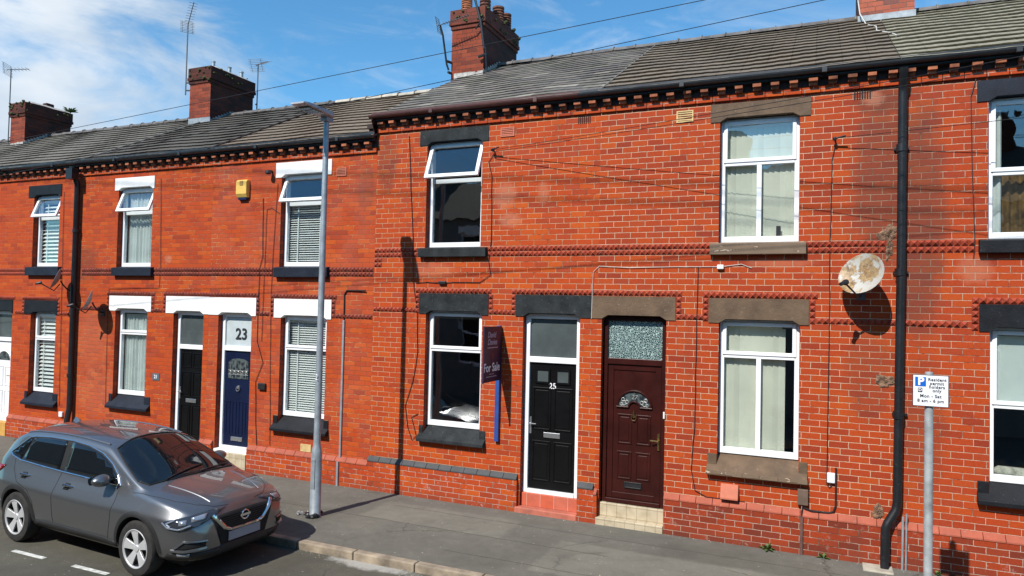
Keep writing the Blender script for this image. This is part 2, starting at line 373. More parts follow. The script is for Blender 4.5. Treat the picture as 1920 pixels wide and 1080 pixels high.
bt = q.n('ShaderNodeTexBrick'); bt.offset = 0; bt.inputs['Color1'].default_value = (.52, .10, .045, 1); bt.inputs['Color2'].default_value = (.44, .12, .075, 1); bt.inputs['Mortar'].default_value = (.52, .30, .24, 1)
bt.inputs['Scale'].default_value = 1; bt.inputs['Mortar Size'].default_value = .004; bt.inputs['Brick Width'].default_value = .225; bt.inputs['Row Height'].default_value = 2.
xx, yy, zz = q.sep(q.pos()); q.t.links.new(q.comb(xx, q.math('ADD', zz, yy), 0), bt.inputs['Vector'])
q.set(color=q.mix(1, bt.outputs['Color'], q.ramp(q.noise(6, 5), [(.2, (.8, .75, .7)), (.6, (1.05,)*3)]), 'MULTIPLY'), rough=.6); REDT = q.m

def glass(name, tint=(.91, .94, .935), f0=1.52, wob=.0006, refl=1.0):
    q = NM(name); q.t.nodes.remove(q.b)
    tr = q.n('ShaderNodeBsdfTransparent'); tr.inputs['Color'].default_value = (*tint, 1)
    gl = q.n('ShaderNodeBsdfGlossy'); gl.inputs['Roughness'].default_value = .01; gl.inputs['Color'].default_value = (refl,)*3+(1,)
    lw = q.n('ShaderNodeLayerWeight'); lw.inputs['Blend'].default_value = .5
    b = q.bump(q.noise(2.2, 2, .4), wob*10, .6); q.t.links.new(b, gl.inputs['Normal'])
    mx = q.n('ShaderNodeMixShader'); fac = q.math('ADD', .10, q.math('MULTIPLY', q.math('POWER', lw.outputs['Facing'], 4.), .85), clamp=True)
    q.t.links.new(fac, mx.inputs[0]); q.t.links.new(tr.outputs[0], mx.inputs[1]); q.t.links.new(gl.outputs[0], mx.inputs[2])
    q.t.links.new(mx.outputs[0], q.out.inputs['Surface'])
    return q.m
GLASS = glass('window_glass')
q = NM('obscured_glass')
vo = q.n('ShaderNodeTexVoronoi'); vo.inputs['Scale'].default_value = 38; q.t.links.new(q.pos(), vo.inputs['Vector']); vo.feature = 'DISTANCE_TO_EDGE'
q.set(color=q.mix(q.step(vo.outputs['Distance'], .02, .09), (.42, .55, .52), (.030, .055, .055)), rough=.18, normal=q.bump(vo.outputs['Distance'], .01)); OBSC = q.m
FROST = simple('frosted_glass', (.075, .090, .090), .25, var=.15, scale=3, spec=.6)
FROSTL = simple('pale_frosted_glass', (.46, .52, .53), .3, var=.05)
q = NM('leaded_glass')
q.set(color=q.mix(q.step(q.noise(14, 2), .4, .6), (.02, .025, .03), (.08, .10, .10)), rough=.1); LEADED = q.m
LEADC = simple('lead_came', (.50, .50, .46), .4, metal=.5)
def fabric(name, col, freq, amp, rough=.9, axis='x'):
    q = NM(name); x, y, z = q.sep(q.pos())
    w_ = q.noise(freq, 2, .4, vec=q.comb(x, 0, q.math('MULTIPLY', z, .04)))
    q.set(color=q.mix(1, col, q.ramp(q.noise(3, 4), [(.3, (.9,)*3), (.7, (1.03,)*3)]), 'MULTIPLY'), rough=rough)
    return q.m
BLIND = simple('cream_blind', (.76, .73, .61), .85, var=.06, scale=3)
VENET = simple('white_slat', (.86, .86, .84), .5, var=.03)
NET = simple('net_curtain', (.70, .73, .70), .9, var=.07, scale=4)
ROLLER = simple('pale_roller_blind', (.62, .66, .62), .8, var=.04)
CURT = simple('gold_curtain', (.20, .11, .035), .9, var=.35, scale=9)
WARM = simple('warm_cushion', (.62, .58, .48), .9, var=.3, scale=12)
ALARM = simple('yellow_alarm_box', (.72, .46, .10), .5, var=.06)
RVENT = simple('terracotta_vent', (.50, .15, .085), .75, var=.12)
YVENT = simple('buff_vent', (.62, .45, .20), .75, var=.14)
WBOX = simple('white_plastic', (.74, .76, .76), .4, var=.04)
BRBOX = simple('brown_box', (.13, .085, .06), .6, var=.2)
BRCON = simple('brown_conduit', (.16, .075, .06), .6, var=.2)
q = NM('rusty_white_dish')
x, y, z = q.sep(q.pos())
nn = q.noise(6.5, 7, .72); n2 = q.noise(2.2, 3, .5)
ru = q.math('ADD', q.math('ADD', nn, q.math('MULTIPLY', n2, .75)), q.math('MULTIPLY', x, -.38))
c = q.mix(q.step(ru, .84, .94), (.42, .41, .37), q.ramp(q.noise(22, 5, .7), [(.3, (.06, .035, .015)), (.5, (.22, .12, .04)), (.75, (.42, .28, .11))]))
c = q.mix(q.step(nn, .48, .60, 0, .35), c, (.52, .42, .26))
q.set(color=c, rough=.5); DISHR = q.m
DISHG = simple('grey_dish', (.26, .28, .29), .5, var=.1)
NAVYB = simple('navy_board', (.020, .012, .042), .5, var=.1)
BLUEP = simple('blue_painted_post', (.020, .065, .26), .5, var=.12, scale=8, speck=.12)
INKW = simple('white_lettering', (.80, .80, .82), .6, var=.02)
INKP = simple('pale_lettering', (.42, .38, .46), .6, var=.02)
INKM = simple('maroon_motif', (.10, .02, .045), .6, var=.05)
INKK = simple('black_lettering', (.015, .015, .018), .6, var=.02)
SIGNW = simple('white_sign_face', (.78, .80, .84), .35, var=.03)
SIGNB = simple('blue_sign_panel', (.010, .12, .52), .35, var=.03)

def tile_mat(name, cols, moss=.0, mottle=.25, lich=.0):
    q = NM(name)
    at = q.n('ShaderNodeAttribute'); at.attribute_name = 'tone'
    c = q.ramp(at.outputs['Fac'], pal(*cols))
    c = q.mix(1, c, q.ramp(q.noise(14, 6, .7), [(.2, (1-mottle*1.6,)*3), (.7, (1+mottle,)*3)]), 'MULTIPLY')
    c = q.mix(q.step(q.noise(1.1, 4, .6), .45, .7, 0, .4), c, q.mix(1, c, (.72, .70, .68), 'MULTIPLY'))
    if moss: c = q.mix(q.step(q.noise(4.5, 6, .75), .58, .72, 0, moss), c, (.10, .10, .045))
    if lich: c = q.mix(q.step(q.noise(28, 4, .7), .60, .70, 0, lich), c, (.42, .42, .38))
    q.set(color=c, rough=.85, spec=.3, normal=q.bump(q.noise(60, 4, .65), .004))
    return q.m
T_SLATE = tile_mat('slate_tiles', [(.085, .079, .065), (.14, .13, .107), (.108, .097, .093), (.17, .158, .13), (.128, .106, .096), (.31, .29, .24)], mottle=.22, lich=.25)
T_27 = tile_mat('brown_concrete_tiles', [(.125, .099, .072), (.175, .142, .106), (.15, .124, .096), (.20, .167, .128)], moss=.25, lich=.12)
T_29 = tile_mat('olive_concrete_tiles', [(.18, .164, .118), (.255, .235, .175), (.22, .202, .15), (.30, .28, .215)], moss=.35, lich=.2)
T_23 = tile_mat('tan_concrete_tiles', [(.14, .106, .076), (.185, .146, .107), (.16, .126, .094), (.21, .169, .126)], moss=.12, lich=.1)
T_21 = tile_mat('dark_concrete_tiles', [(.066, .058, .048), (.096, .085, .071), (.08, .072, .06), (.116, .103, .087)], moss=.35, lich=.15)
T_19 = tile_mat('grey_concrete_tiles', [(.112, .10, .083), (.148, .134, .112), (.13, .117, .098)], moss=.1)
RIDGE = simple('ridge_tile', (.13, .12, .115), .85, var=.3, scale=5, bump=.006, bscale=40, speck=.3)
MORTD = simple('old_pointing', (.20, .185, .165), .9, var=.3, scale=12)
RIDGEW = simple('pale_ridge_tile', (.46, .41, .33), .85, var=.2, scale=5, bump=.006, bscale=40)

# ------------------------------------------------------------------ ground
def asphalt(name, base, agg, patch, crack=()):
    q = NM(name); x, y, z = q.sep(q.pos())
    c = q.ramp(q.noise(150, 3, .8), [(.3, tuple(b*.62 for b in base)), (.55, base), (.75, agg)])
    c = q.mix(1, c, q.ramp(q.noise(.8, 5, .6), [(.3, (.80, .80, .79)), (.7, (1.16, 1.15, 1.12))]), 'MULTIPLY')
    c = q.mix(1, c, q.ramp(q.noise(6., 5, .7), [(.3, (.86,)*3), (.7, (1.08,)*3)]), 'MULTIPLY')
    # resurfaced rectangles, slightly paler or darker
    for (ax, bx, ay, by, k) in patch:
        jx = q.math('ADD', x, q.math('MULTIPLY', q.math('SUBTRACT', q.noise(2.5, 4), .5), .22)); jy = q.math('ADD', y, q.math('MULTIPLY', q.math('SUBTRACT', q.noise(2.1, 4), .5), .16))
        mm = q.math('MULTIPLY', q.math('MULTIPLY', q.step(jx, ax-.05, ax+.05), q.step(jx, bx-.05, bx+.05, 1, 0)), q.math('MULTIPLY', q.step(jy, ay-.04, ay+.04), q.step(jy, by-.04, by+.04, 1, 0)))
        c = q.mix(mm, c, q.mix(1, c, (k, k, k*.98), 'MULTIPLY'))
    # chewing gum, grit and crumbs of mortar
    vo = q.n('ShaderNodeTexVoronoi'); vo.inputs['Scale'].default_value = 5.5; q.t.links.new(q.pos(), vo.inputs['Vector'])
    c = q.mix(q.step(vo.outputs['Distance'], .045, .075, .55, 0), c, (.42, .41, .36))
    vo2 = q.n('ShaderNodeTexVoronoi'); vo2.inputs['Scale'].default_value = 17; q.t.links.new(q.pos(), vo2.inputs['Vector'])
    c = q.mix(q.math('MULTIPLY', q.step(vo2.outputs['Distance'], .06, .10, 1, 0), q.step(q.noise(1.6, 4), .5, .62)), c, (.48, .45, .37))
    # trench joints and hairline cracks
    cr = q.n('ShaderNodeTexVoronoi'); cr.feature = 'DISTANCE_TO_EDGE'; cr.inputs['Scale'].default_value = .55
    wob = q.n('ShaderNodeVectorMath'); wob.operation = 'ADD'; q.t.links.new(q.pos(), wob.inputs[0]); q.t.links.new(q.scalev(q.noise(2.2, 5, .7, out='Color'), (.5, .5, 0)), wob.inputs[1]); q.t.links.new(wob.outputs[0], cr.inputs['Vector'])
    c = q.mix(q.math('MULTIPLY', q.step(cr.outputs['Distance'], .003, .011, .55, 0), q.step(q.noise(.7, 3), .45, .6)), c, (.035, .033, .028))
    for (lx0, lx1, ly) in crack:
        e = q.math('ABSOLUTE', q.math('SUBTRACT', q.math('ADD', y, q.math('MULTIPLY', q.math('SUBTRACT', q.noise(1.8, 4), .5), .05)), ly))
        c = q.mix(q.math('MULTIPLY', q.step(e, .006, .016, .6, 0), q.math('MULTIPLY', q.step(x, lx0, lx0+.1), q.step(x, lx1, lx1+.1, 1, 0))), c, (.05, .047, .04))
    c = q.mix(q.step(q.noise(3.2, 6, .75), .60, .74, 0, .5), c, q.mix(1, c, (.66, .66, .66), 'MULTIPLY'))
    c = q.mix(q.step(q.noise(2.4, 6, .7), .30, .42, .4, 0), c, q.mix(1, c, (1.35, 1.33, 1.25), 'MULTIPLY'))
    q.set(color=c, rough=.92, spec=.25, normal=q.bump(q.noise(180, 3, .8), .004))
    return q
q = asphalt('pavement_tarmac', (.142, .136, .116), (.24, .23, .195), [(-3.2, 1.5, -2.2, -1.0, 1.30), (-6.3, -4.0, -1.3, -.45, 1.24), (-9.5, -6.6, -2.4, -1.2, .86), (-1.9, .2, -.95, -.35, .90)], crack=[(-6.2, 3, -.62), (-20, -2.5, -1.32), (-4.5, 3, -2.05)])
PAVE = q.m
q = asphalt('road_asphalt', (.092, .087, .070), (.19, .18, .145), [])
x, y, z = q.sep(q.pos())
# pale cement spill by the kerb
base_c = q.b.inputs['Base Color'].links[0].from_socket
e = q.math('ADD', q.math('POWER', q.math('DIVIDE', q.math('SUBTRACT', x, -5.1), .75), 2.), q.math('POWER', q.math('DIVIDE', q.math('SUBTRACT', y, -2.72), .16), 2.))
e = q.math('ADD', e, q.math('MULTIPLY', q.math('SUBTRACT', q.noise(6, 6, .75), .5), 2.4))
q.set(color=q.mix(q.step(e, .1, 1.1, .75, 0), base_c, (.42, .40, .36)))
ROAD = q.m
KERBM = simple('sandstone_kerb', (.31, .25, .18), .88, var=.28, scale=5, bump=.006, bscale=35, speck=.25)
PAINT = simple('road_paint', (.62, .62, .58), .7, var=.25, scale=14, speck=.0)
EARTH = simple('earth', (.12, .11, .09), .95)

MB().quad((-400, -400, -.16), (400, -400, -.16), (400, 400, -.16), (-400, 400, -.16)).build('ground', EARTH, kind='structure')
MB().box(-90, 60, -8.1, -2.66, -.15, -.1).build('road', ROAD, kind='structure')
MB().box(-90, 60, -2.54, .3, -.15, 0).build('pavement', PAVE, kind='structure')
MB().box(-90, 60, -12.4, -8.26, -.15, 0).build('far_pavement', PAVE, kind='structure')
k = MB(); x = -40.; i = 0
while x < 20:
    L = .91
    k.box(x+.006, x+L-.006, -2.66-random.uniform(0, .004), -2.54, -.15, .004+random.uniform(-.003, .003)); x += L
kb = k.build('kerb', KERBM, bevel=.016, kind='structure')
k = MB(); x = -40.
while x < 20:
    k.box(x+.006, x+.904, -8.26, -8.14, -.15, .002); x += .91
k.build('far_kerb', KERBM, bevel=.016, kind='structure')
for i in range(-14, 12):
    xx = -9.44+i*1.15
    if i == 0 or True:
        d = MB(); n = 6
        d.box(xx+random.uniform(-.02, .02), xx+.60, -4.38, -4.315, -.098, -.096)
        d.build('road_marking', PAINT, kind='structure')

# ------------------------------------------------------------------ house pieces
def wall_mesh(x0, x1, z0, z1, holes, depth=.24):
    """brick skin with rectangular openings and reveals"""
    xs = sorted({x0, x1, *[h[0] for h in holes], *[h[1] for h in holes]}); zs = sorted({z0, z1, *[h[2] for h in holes], *[h[3] for h in holes]})
    b = MB()
    def inhole(cx, cz): return any(h[0] < cx < h[1] and h[2] < cz < h[3] for h in holes)
    for i in range(len(xs)-1):
        for j in range(len(zs)-1):
            a, c, d, e = xs[i], xs[i+1], zs[j], zs[j+1]
            if not inhole((a+c)/2, (d+e)/2):
                b.quad((a, 0, d), (c, 0, d), (c, 0, e), (a, 0, e)); b.quad((a, depth, d), (a, depth, e), (c, depth, e), (c, depth, d))
    for (a, c, d, e) in holes:
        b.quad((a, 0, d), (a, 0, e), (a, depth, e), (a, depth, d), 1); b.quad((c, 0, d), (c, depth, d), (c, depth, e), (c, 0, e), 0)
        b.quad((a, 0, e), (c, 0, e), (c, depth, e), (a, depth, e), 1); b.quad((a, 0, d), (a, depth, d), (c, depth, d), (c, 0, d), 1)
    return b
def lintel(parent, x0, x1, z0, z1, ops, mat, name='lintel'):
    """stone head; each opening under it has the stop-chamfered soffit"""
    pts = [(x0, z0)]
    for (a, c) in ops: pts += [(a, z0), (a+.09, z0+.055), (c-.09, z0+.055), (c, z0)]
    pts += [(x1, z0), (x1, z1), (x0, z1)]
    b = MB(); yf = -.014
    # split into convex columns so that the notches stay clean
    def col(xa, xb, za, zb): b.prism_y([(xa, za), (xb, zb), (xb, z1), (xa, z1)], yf, .236)
    for p, q_ in zip(pts[:-3], pts[1:-2]):
        if q_[0]-p[0] > 1e-4: col(p[0], q_[0], p[1], q_[1])
    o = b.build(name, mat, parent); 
    bm = bmesh.new(); bm.from_mesh(o.data); bmesh.ops.remove_doubles(bm, verts=bm.verts, dist=.0005)
    seen = {}
    kill = []
    for f in bm.faces:
        key = tuple(sorted(v.index for v in f.verts)); 
        if key in seen: kill += [f, seen[key]]
        seen[key] = f
    bmesh.ops.delete(bm, geom=list(set(kill)), context='FACES_ONLY'); bm.to_mesh(o.data); bm.free()
    return o
def sill_flat(parent, x0, x1, z0, z1, mat, proj=.085):
    return MB().prism_x([(-proj, z0), (.10, z0), (.10, z1+.02), (-proj, z1-.012)], x0, x1).build('sill', mat, parent, bevel=.008)
def sill_slope(parent, x0, x1, a, c, z1, zf, zb, mat, proj=.10):
    b = MB()
    b.prism_x([(-proj, zb), (.02, zb), (.135, zb+.05), (.135, z1), (-proj+.02, zf+.012), (-proj, zf)], x0, x1)
    o = b.build('sill', mat, parent, bevel=.010)
    for (p_, q_) in ((x0+.004, a-.003), (c+.003, x1-.004)): MB().box(p_, q_, -.016, .06, zf-.01, z1+.006).build('sill_stool', mat, o, bevel=.006)
    return o
def rect_frame(b, x0, x1, z0, z1, w, y0, y1, wb=None, wt=None):
    wb = wb or w; wt = wt or w
    b.box(x0, x0+w, y0, y1, z0, z1); b.box(x1-w, x1, y0, y1, z0, z1)
    b.box(x0+w, x1-w, y0, y1, z0, z0+wb); b.box(x0+w, x1-w, y0, y1, z1-wt, z1)
def pane(parent, x0, x1, z0, z1, y, mat=GLASS, name='pane'):
    return MB().box(x0, x1, y, y+.012, z0, z1).build(name, mat, parent)
FY = .108
def window(parent, x0, x1, z0, z1, zt, kind, label=None):
    """white plastic window in the opening; zt = transom height"""
    b = MB(); w = .062
    x0 += .004; x1 -= .004; z1 += .048
    rect_frame(b, x0, x1, z0+.012, z1, w, FY, FY+.07, wb=.085)
    b.box(x0+w, x1-w, FY-.002, FY+.068, zt-.035, zt+.035)
    mid = (x0+x1)/2
    if kind == 'three': b.box(mid-.032, mid+.032, FY+.001, FY+.067, z0+.085, zt-.035)
    fr = b.build('window', UPVC, parent, bevel=.005)
    if label: fr['label'] = label
    gy = FY+.034
    if kind == 'three':
        pane(fr, x0+w, mid-.032, z0+.09, zt-.035, gy); pane(fr, mid+.032, x1-w, z0+.09, zt-.035, gy)
    else: pane(fr, x0+w, x1-w, z0+.09, zt-.035, gy)
    g = MB()
    if kind == 'open':
        # top-hung vent swung outwards about its top edge
        th = R(21); hh = z1-zt-.015; hy, hz = FY-.012, z1-.022
        s = MB(); rect_frame(s, x0+.012, x1-.012, -hh, 0, .062, 0, .045)
        o = s.build('opening_vent', UPVC, fr, bevel=.005, local=True)
        p = MB().box(x0+.07, x1-.07, .018, .028, -hh+.055, -.055).build('vent_pane', GLASS, fr, local=True)
        base = Vector((0, hy, hz))
        for ob in (o, p):
            M = Matrix.Translation(base-Vector((origin(fr).x, 0, 0))) @ Matrix.Rotation(-th, 4, 'X')
            ob.data.transform(M)
    else:
        s = MB(); rect_frame(s, x0+.04, x1-.04, zt+.01, z1-.035, .05, FY-.016, FY+.02)
        s.build('top_sash', UPVC, fr, bevel=.005)
        pane(fr, x0+.085, x1-.085, zt+.06, z1-.08, gy-.03)
        tv = MB().box(mid-.16, mid+.16, FY-.024, FY-.016, z1-.052, z1-.036).build('trickle_vent', UPVC, fr)
    return fr
def panel(b, x0, x1, z0, z1, y, w=.022, t=.012):
    """raised moulding round a door panel with the field standing inside it"""
    rect_frame(b, x0, x1, z0, z1, w, y-t, y+.004)
    b.prism_y([(x0+.045, z0+.045), (x1-.045, z0+.045), (x1-.045, z1-.045), (x0+.045, z1-.045)], y-t*.6, y+.004)
def diamond(parent, runs, mat=DIAM):
    """rows of pyramid-faced bricks; runs = (x0, z0, nx, nz)"""
    b = MB(); p = .0783; h = .083
    for (x0, z0, nx, nz) in runs:
        for i in range(nx):
            for j in range(nz):
                xa, za = x0+i*p+.003, z0+j*h+.004; xb, zb = x0+(i+1)*p-.003, z0+(j+1)*h-.004
                cx, cz = (xa+xb)/2+random.uniform(-.003, .003), (za+zb)/2; dpt = .034+random.uniform(-.006, .004)
                b.add([(xa, -.004, za), (xb, -.004, za), (xb, -.004, zb), (xa, -.004, zb), (cx, -.004-dpt, cz), (xa, .01, za), (xb, .01, za), (xb, .01, zb), (xa, .01, zb)],
                      [(0, 1, 4), (1, 2, 4), (2, 3, 4), (3, 0, 4), (5, 6, 1, 0), (6, 7, 2, 1), (7, 8, 3, 2), (8, 5, 0, 3)])
    return b.build('diamond_band', mat, parent)
def span(x0, x1): return max(1, int(round((x1-x0)/.0783)))
def plinth(parent, x0, x1, zt, wallmat, capmat, n=None):
    MB().box(x0, x1, -.060, .02, -.02, zt-.085).build('plinth', wallmat, parent)
    n = max(1, round((x1-x0)/.225)); L = (x1-x0)/n
    b = MB()
    for i in range(n):
        a = x0+i*L; c = a+L-.006; e = random.uniform(-.002, .002)
        b.prism_x([(-.068+e, zt-.084), (.0, zt-.084), (.0, zt+.004), (-.012+e, zt+.003), (-.068+e, zt-.062)], a, c)
    return b.build('splayed_coping', capmat, parent, bevel=.004)
def eaves(parent, x0, x1, zc, mats, gut, gx=None, dent0=0.):
    """oversailing course, dentils, soffit and gutter; zc = underside of the oversailing course"""
    n = round((x1-x0)/.236); L = (x1-x0)/n
    b = MB()
    for i in range(n): b.box(x0+i*L+.003, x0+(i+1)*L-.003, -.036+random.uniform(-.003, .003), .02, zc, zc+.088)
    b.build('oversailing_course', mats[0], parent, bevel=.004)
    d = MB()
    x = x0+.06+dent0
    while x < x1-.1:
        yo = random.uniform(-.008, .006); w_ = random.uniform(.098, .112); zo = random.uniform(-.003, .003); d.box(x, x+w_, -.125+yo, -.031, zc+.130+zo, zc+.172); d.box(x+.004, x+w_-.004, -.078+yo, -.031, zc+.0886, zc+.1295+zo); x += .236+random.uniform(-.004, .004)
    d.box(x0, x1, -.034, .02, zc+.0885, zc+.30, 1)  # backing between the dentils: shadow under the gutter painted in as near-black brick
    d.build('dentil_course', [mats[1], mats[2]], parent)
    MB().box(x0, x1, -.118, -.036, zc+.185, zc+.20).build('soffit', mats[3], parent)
    for (a, c, gm) in gut:
        g = MB(); poly = []; yc, zz = -.155, zc+.275; r = .055
        for k in range(9):
            t = math.pi+math.pi*k/8; poly.append((yc+r*math.cos(t), zz+r*math.sin(t)))
        poly2 = [(yc+(r-.006)*math.cos(math.pi+math.pi*k/8), zz+(r-.006)*math.sin(math.pi+math.pi*k/8)) for k in range(8, -1, -1)]
        pp = poly+poly2; nn = len(pp)
        v = [(a, p[0], p[1]) for p in pp]+[(c, p[0], p[1]) for p in pp]
        g.add(v, [((i+1) % nn, i, i+nn, (i+1) % nn+nn) for i in range(nn)]+[tuple(range(nn)), tuple(range(2*nn-1, nn-1, -1))])
        xx = a+1.2
        while xx < c-.2:       # union brackets
            g.box(xx, xx+.06, yc-r-.006, yc+r+.004, zz-r-.008, zz-r+.02); g.box(xx, xx+.06, yc-r-.007, yc-r+.001, zz-r, zz+.004); xx += 1.85
        g.box(a, c, -.112, -.098, zc+.20, zc+.34)      # fascia board
        g.build('gutter', gm, parent)
def tiled_roof(parent, x0, x1, ye, ze, yr, zr, gauge, tw, th, mat, roll=0., jit=.2, rag=0., slate=False):
    b = MB(); S = math.hypot(yr-ye, zr-ze); n = int(math.ceil(S/gauge)); sl = Vector((0, (yr-ye)/S, (zr-ze)/S)); nr = Vector((0, -sl.z, sl.y))
    E = Vector((0, ye, ze))
    for r_ in range(n):
        sh = (tw*.5 if r_ % 2 else 0.) if slate else 0.
        rowt = random.uniform(-.06, .06)
        cols = int(math.ceil((x1-x0)/tw))+1
        for c_ in range(cols):
            xa, xb = max(x0, x0+c_*tw-sh), min(x1, x0+(c_+1)*tw-sh)
            if xb-xa < .03: continue
            s0 = r_*gauge+random.uniform(-rag, rag); s1 = min((r_+1)*gauge+.06, S)
            t = min(1, max(0, random.random()*jit*2+.5-jit+rowt))
            lift = random.uniform(0, th*(.25 if slate else .08))
            prof = [0, .32, .42, .58, .68, 1.] if roll else [0, 1.]
            hts = [0, 0, roll, roll, 0, 0] if roll else [0, 0]
            gap = .004 if slate else .003
            P = []
            for f_, hh in zip(prof, hts):
                xx = xa+gap/2+(xb-xa-gap)*f_
                wv = nr*(.010*math.sin(xx*1.3+.4)+.007*math.sin(xx*2.9+r_*.5)); lo = E+sl*s0+wv; hi = E+sl*s1+wv
                P.append((Vector((xx, 0, 0))+lo, Vector((xx, 0, 0))+lo+nr*(th+hh+lift), Vector((xx, 0, 0))+hi+nr*(.002+hh*.8)))
            for a_, c2 in zip(P[:-1], P[1:]):
                b.quad(a_[1], c2[1], c2[2], a_[2], 0, t); ub = sl*(th*.9); b.quad(a_[0]-nr*.006+ub, c2[0]-nr*.006+ub, c2[1], a_[1], 0, t)
            b.add([P[0][0]-nr*.004, P[0][1], P[0][2]], [(0, 1, 2)], 0, t); b.add([P[-1][0]-nr*.004, P[-1][1], P[-1][2]], [(0, 1, 2)], 0, t)
    # underlay and back slope
    b.quad((x0, ye, ze-.02), (x1, ye, ze-.02), (x1, yr, zr-.02), (x0, yr, zr-.02), 0, .3)
    b.quad((x0, yr, zr-.02), (x1, yr, zr-.02), (x1, 2*yr-ye, ze-.02), (x0, 2*yr-ye, ze-.02), 0, .4)
    return b.build('roof', mat, parent)
def ridge(parent, x0, x1, y, z, mat, L=.45, r=.105):
    b = MB(); x = x0
    while x < x1-.05:
        c = min(x+L-.012, x1); dz = random.uniform(-.006, .006)
        pts = [(r*math.cos(math.pi*k/8), r*.82*math.sin(math.pi*k/8)) for k in range(9)]
        v = [(x, y-p[0], z-.045+dz+p[1]) for p in pts]+[(c, y-p[0], z-.045+dz+p[1]) for p in pts]
        b.add(v, [(i, i+1, i+10, i+9) for i in range(8)]+[tuple(range(9)), tuple(range(17, 8, -1))])
        x += L
    j = b; x = x0+L; nf = len(b.f)
    while x < x1-.1:          # lumps of pointing standing at the joints
        j.tube([(x-.006, y-r*1.05*math.cos(math.pi*k/8), z-.045+r*.95*math.sin(math.pi*k/8)) for k in range(9)], random.uniform(.009, .017), 6); x += L
    for i in range(nf, len(b.f)): b.mi[i] = 1
    return b.build('ridge', [mat, MORTD], parent)
def weed(parent_name, loc, n, s, mats=LEAF):
    b = MB()
    for i in range(n):
        a = random.uniform(0, 6.28); L = s*random.uniform(.5, 1.); w_ = L*.16; el = random.uniform(.3, 1.2)
        d = Vector((math.cos(a)*math.cos(el), math.sin(a)*math.cos(el), math.sin(el))); sd = d.cross(Vector((0, 0, 1))).normalized()
        p0 = Vector(loc); p1 = p0+d*L*.55+Vector((0, 0, .0)); p2 = p0+d*L+Vector((0, 0, -L*.25))
        b.add([p0, p1+sd*w_, p2, p1-sd*w_], [(0, 1, 2, 3)])
        b.add([p0, p1+sd*w_*.9+Vector((0, 0, .003)), p2, p1-sd*w_*.9+Vector((0, 0, .003))], [(3, 2, 1, 0)])
    return b
def lump(b, c, r, sq=.55):
    """irregular cushion of moss"""
    bm = bmesh.new(); bmesh.ops.create_icosphere(bm, subdivisions=2, radius=1.)
    for v in bm.verts:
        k_ = random.uniform(.7, 1.15); v.co = Vector((v.co.x*r*k_, v.co.y*r*k_*.8, v.co.z*r*sq*k_))+Vector(c)
    b.add([tuple(v.co) for v in bm.verts], [tuple(v.index for v in f.verts) for f in bm.faces]); bm.free()
def chimney(parent, x0, x1, y0, y1, zb, zt, mats, cap=.05, flash='lead', pots=(), moss=8, rough_top=False):
    """stack with two oversailing courses"""
    hc = zt-.42
    cb = MB().box(x0, x1, y0, y1, zb, hc); cb.mi[3] = 1; cb.mi[5] = 1  # side faces take the darker brick, their shade painted into the colour
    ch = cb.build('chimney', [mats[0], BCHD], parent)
    b = MB(); 
    b.box(x0-.025, x1+.025, y0-.025, y1+.025, hc, hc+.085); b.box(x0-.055, x1+.055, y0-.055, y1+.055, hc+.0855, hc+.17); b.box(x0-.04, x1+.04, y0-.04, y1+.04, hc+.1705, zt)
    b.build('chimney_head', mats[1], ch, bevel=.01)
    t = MB(); n = 7
    # haunching: uneven slope of mortar round the pots
    v = []; 
    for i in range(n):
        for j in range(n):
            u_, w_ = i/(n-1), j/(n-1); e = min(u_, 1-u_, w_, 1-w_)
            v.append((x0-.02+(x1-x0+.04)*u_, y0-.02+(y1-y0+.04)*w_, zt+min(e*.45, .09)+random.uniform(-.006, .02 if rough_top else .008)))
    t.add(v, [(i*n+j, i*n+j+1, (i+1)*n+j+1, (i+1)*n+j) for i in range(n-1) for j in range(n-1)])
    t.build('haunching', MORT, ch)
    for (px, py, h, r, mt, louv) in pots:
        prof = [(r*.95, -.05), (r, .0), (r*.92, h*.35)]
        if louv:
            prof = [(r, -.06)]
            for i in range(5): z = h*(.06+.16*i); prof += [(r, z), (r*1.06, z+.01), (r*1.02, z+h*.085), (r*.80, z+h*.09), (r*.80, z+h*.13)]
            prof += [(r*1.05, h*.9), (r*1.05, h), (r*.7, h*1.02), (0.001, h*1.03)]
        else: prof += [(r*.88, h*.8), (r*1.08, h*.84), (r*1.08, h), (r*.8, h), (r*.78, h*.3)]
        MB().lathe(prof, (px, py, zt+.06), 18).build('chimney_pot', mt, ch, smooth=True, auto=50)
    f = MB()
    sl = .5375
    if flash == 'lead':
        f.box(x0-.02, x1+.02, y0-.008, y0-.002, zb-.3, zb+.17); f.add([(x0-.06, y0-.004, zb+.02), (x1+.06, y0-.004, zb+.02), (x1+.06, y0-.17, zb-.06), (x0-.06, y0-.17, zb-.06)], [(0, 1, 2, 3)])
    else:
        for i in range(7):
            a = x0+.1+(x1-x0-.1)*i/7; f.box(a, a+(x1-x0)/7+.02, y0-.05-random.uniform(0, .03), y0, zb-.08, zb+.02+random.uniform(.03, .06))
    for i in range(8):        # stepped soakers up the side that shows
        ya = y0+(y1-y0)*.5*i/8; f.box(x1+.001, x1+.008, ya, ya+(y1-y0)*.5/8+.01, zb-.1+ya*0+(ya-y0)*sl, zb+.13+(ya-y0)*sl)
    f.build('flashing', LEAD if flash == 'lead' else MORT, ch)
    if moss:
        mb = MB()
        for i in range(moss):
            if random.random() < .5: c = (random.uniform(x0, x1), y0-.05, random.uniform(hc+.02, zt+.03))
            else: c = (x1+.05, random.uniform(y0, y1), random.uniform(hc+.12, zt+.04))
            lump(mb, c, random.uniform(.02, .055), .7)
        mb.build('moss', MOSS, ch)
    return ch

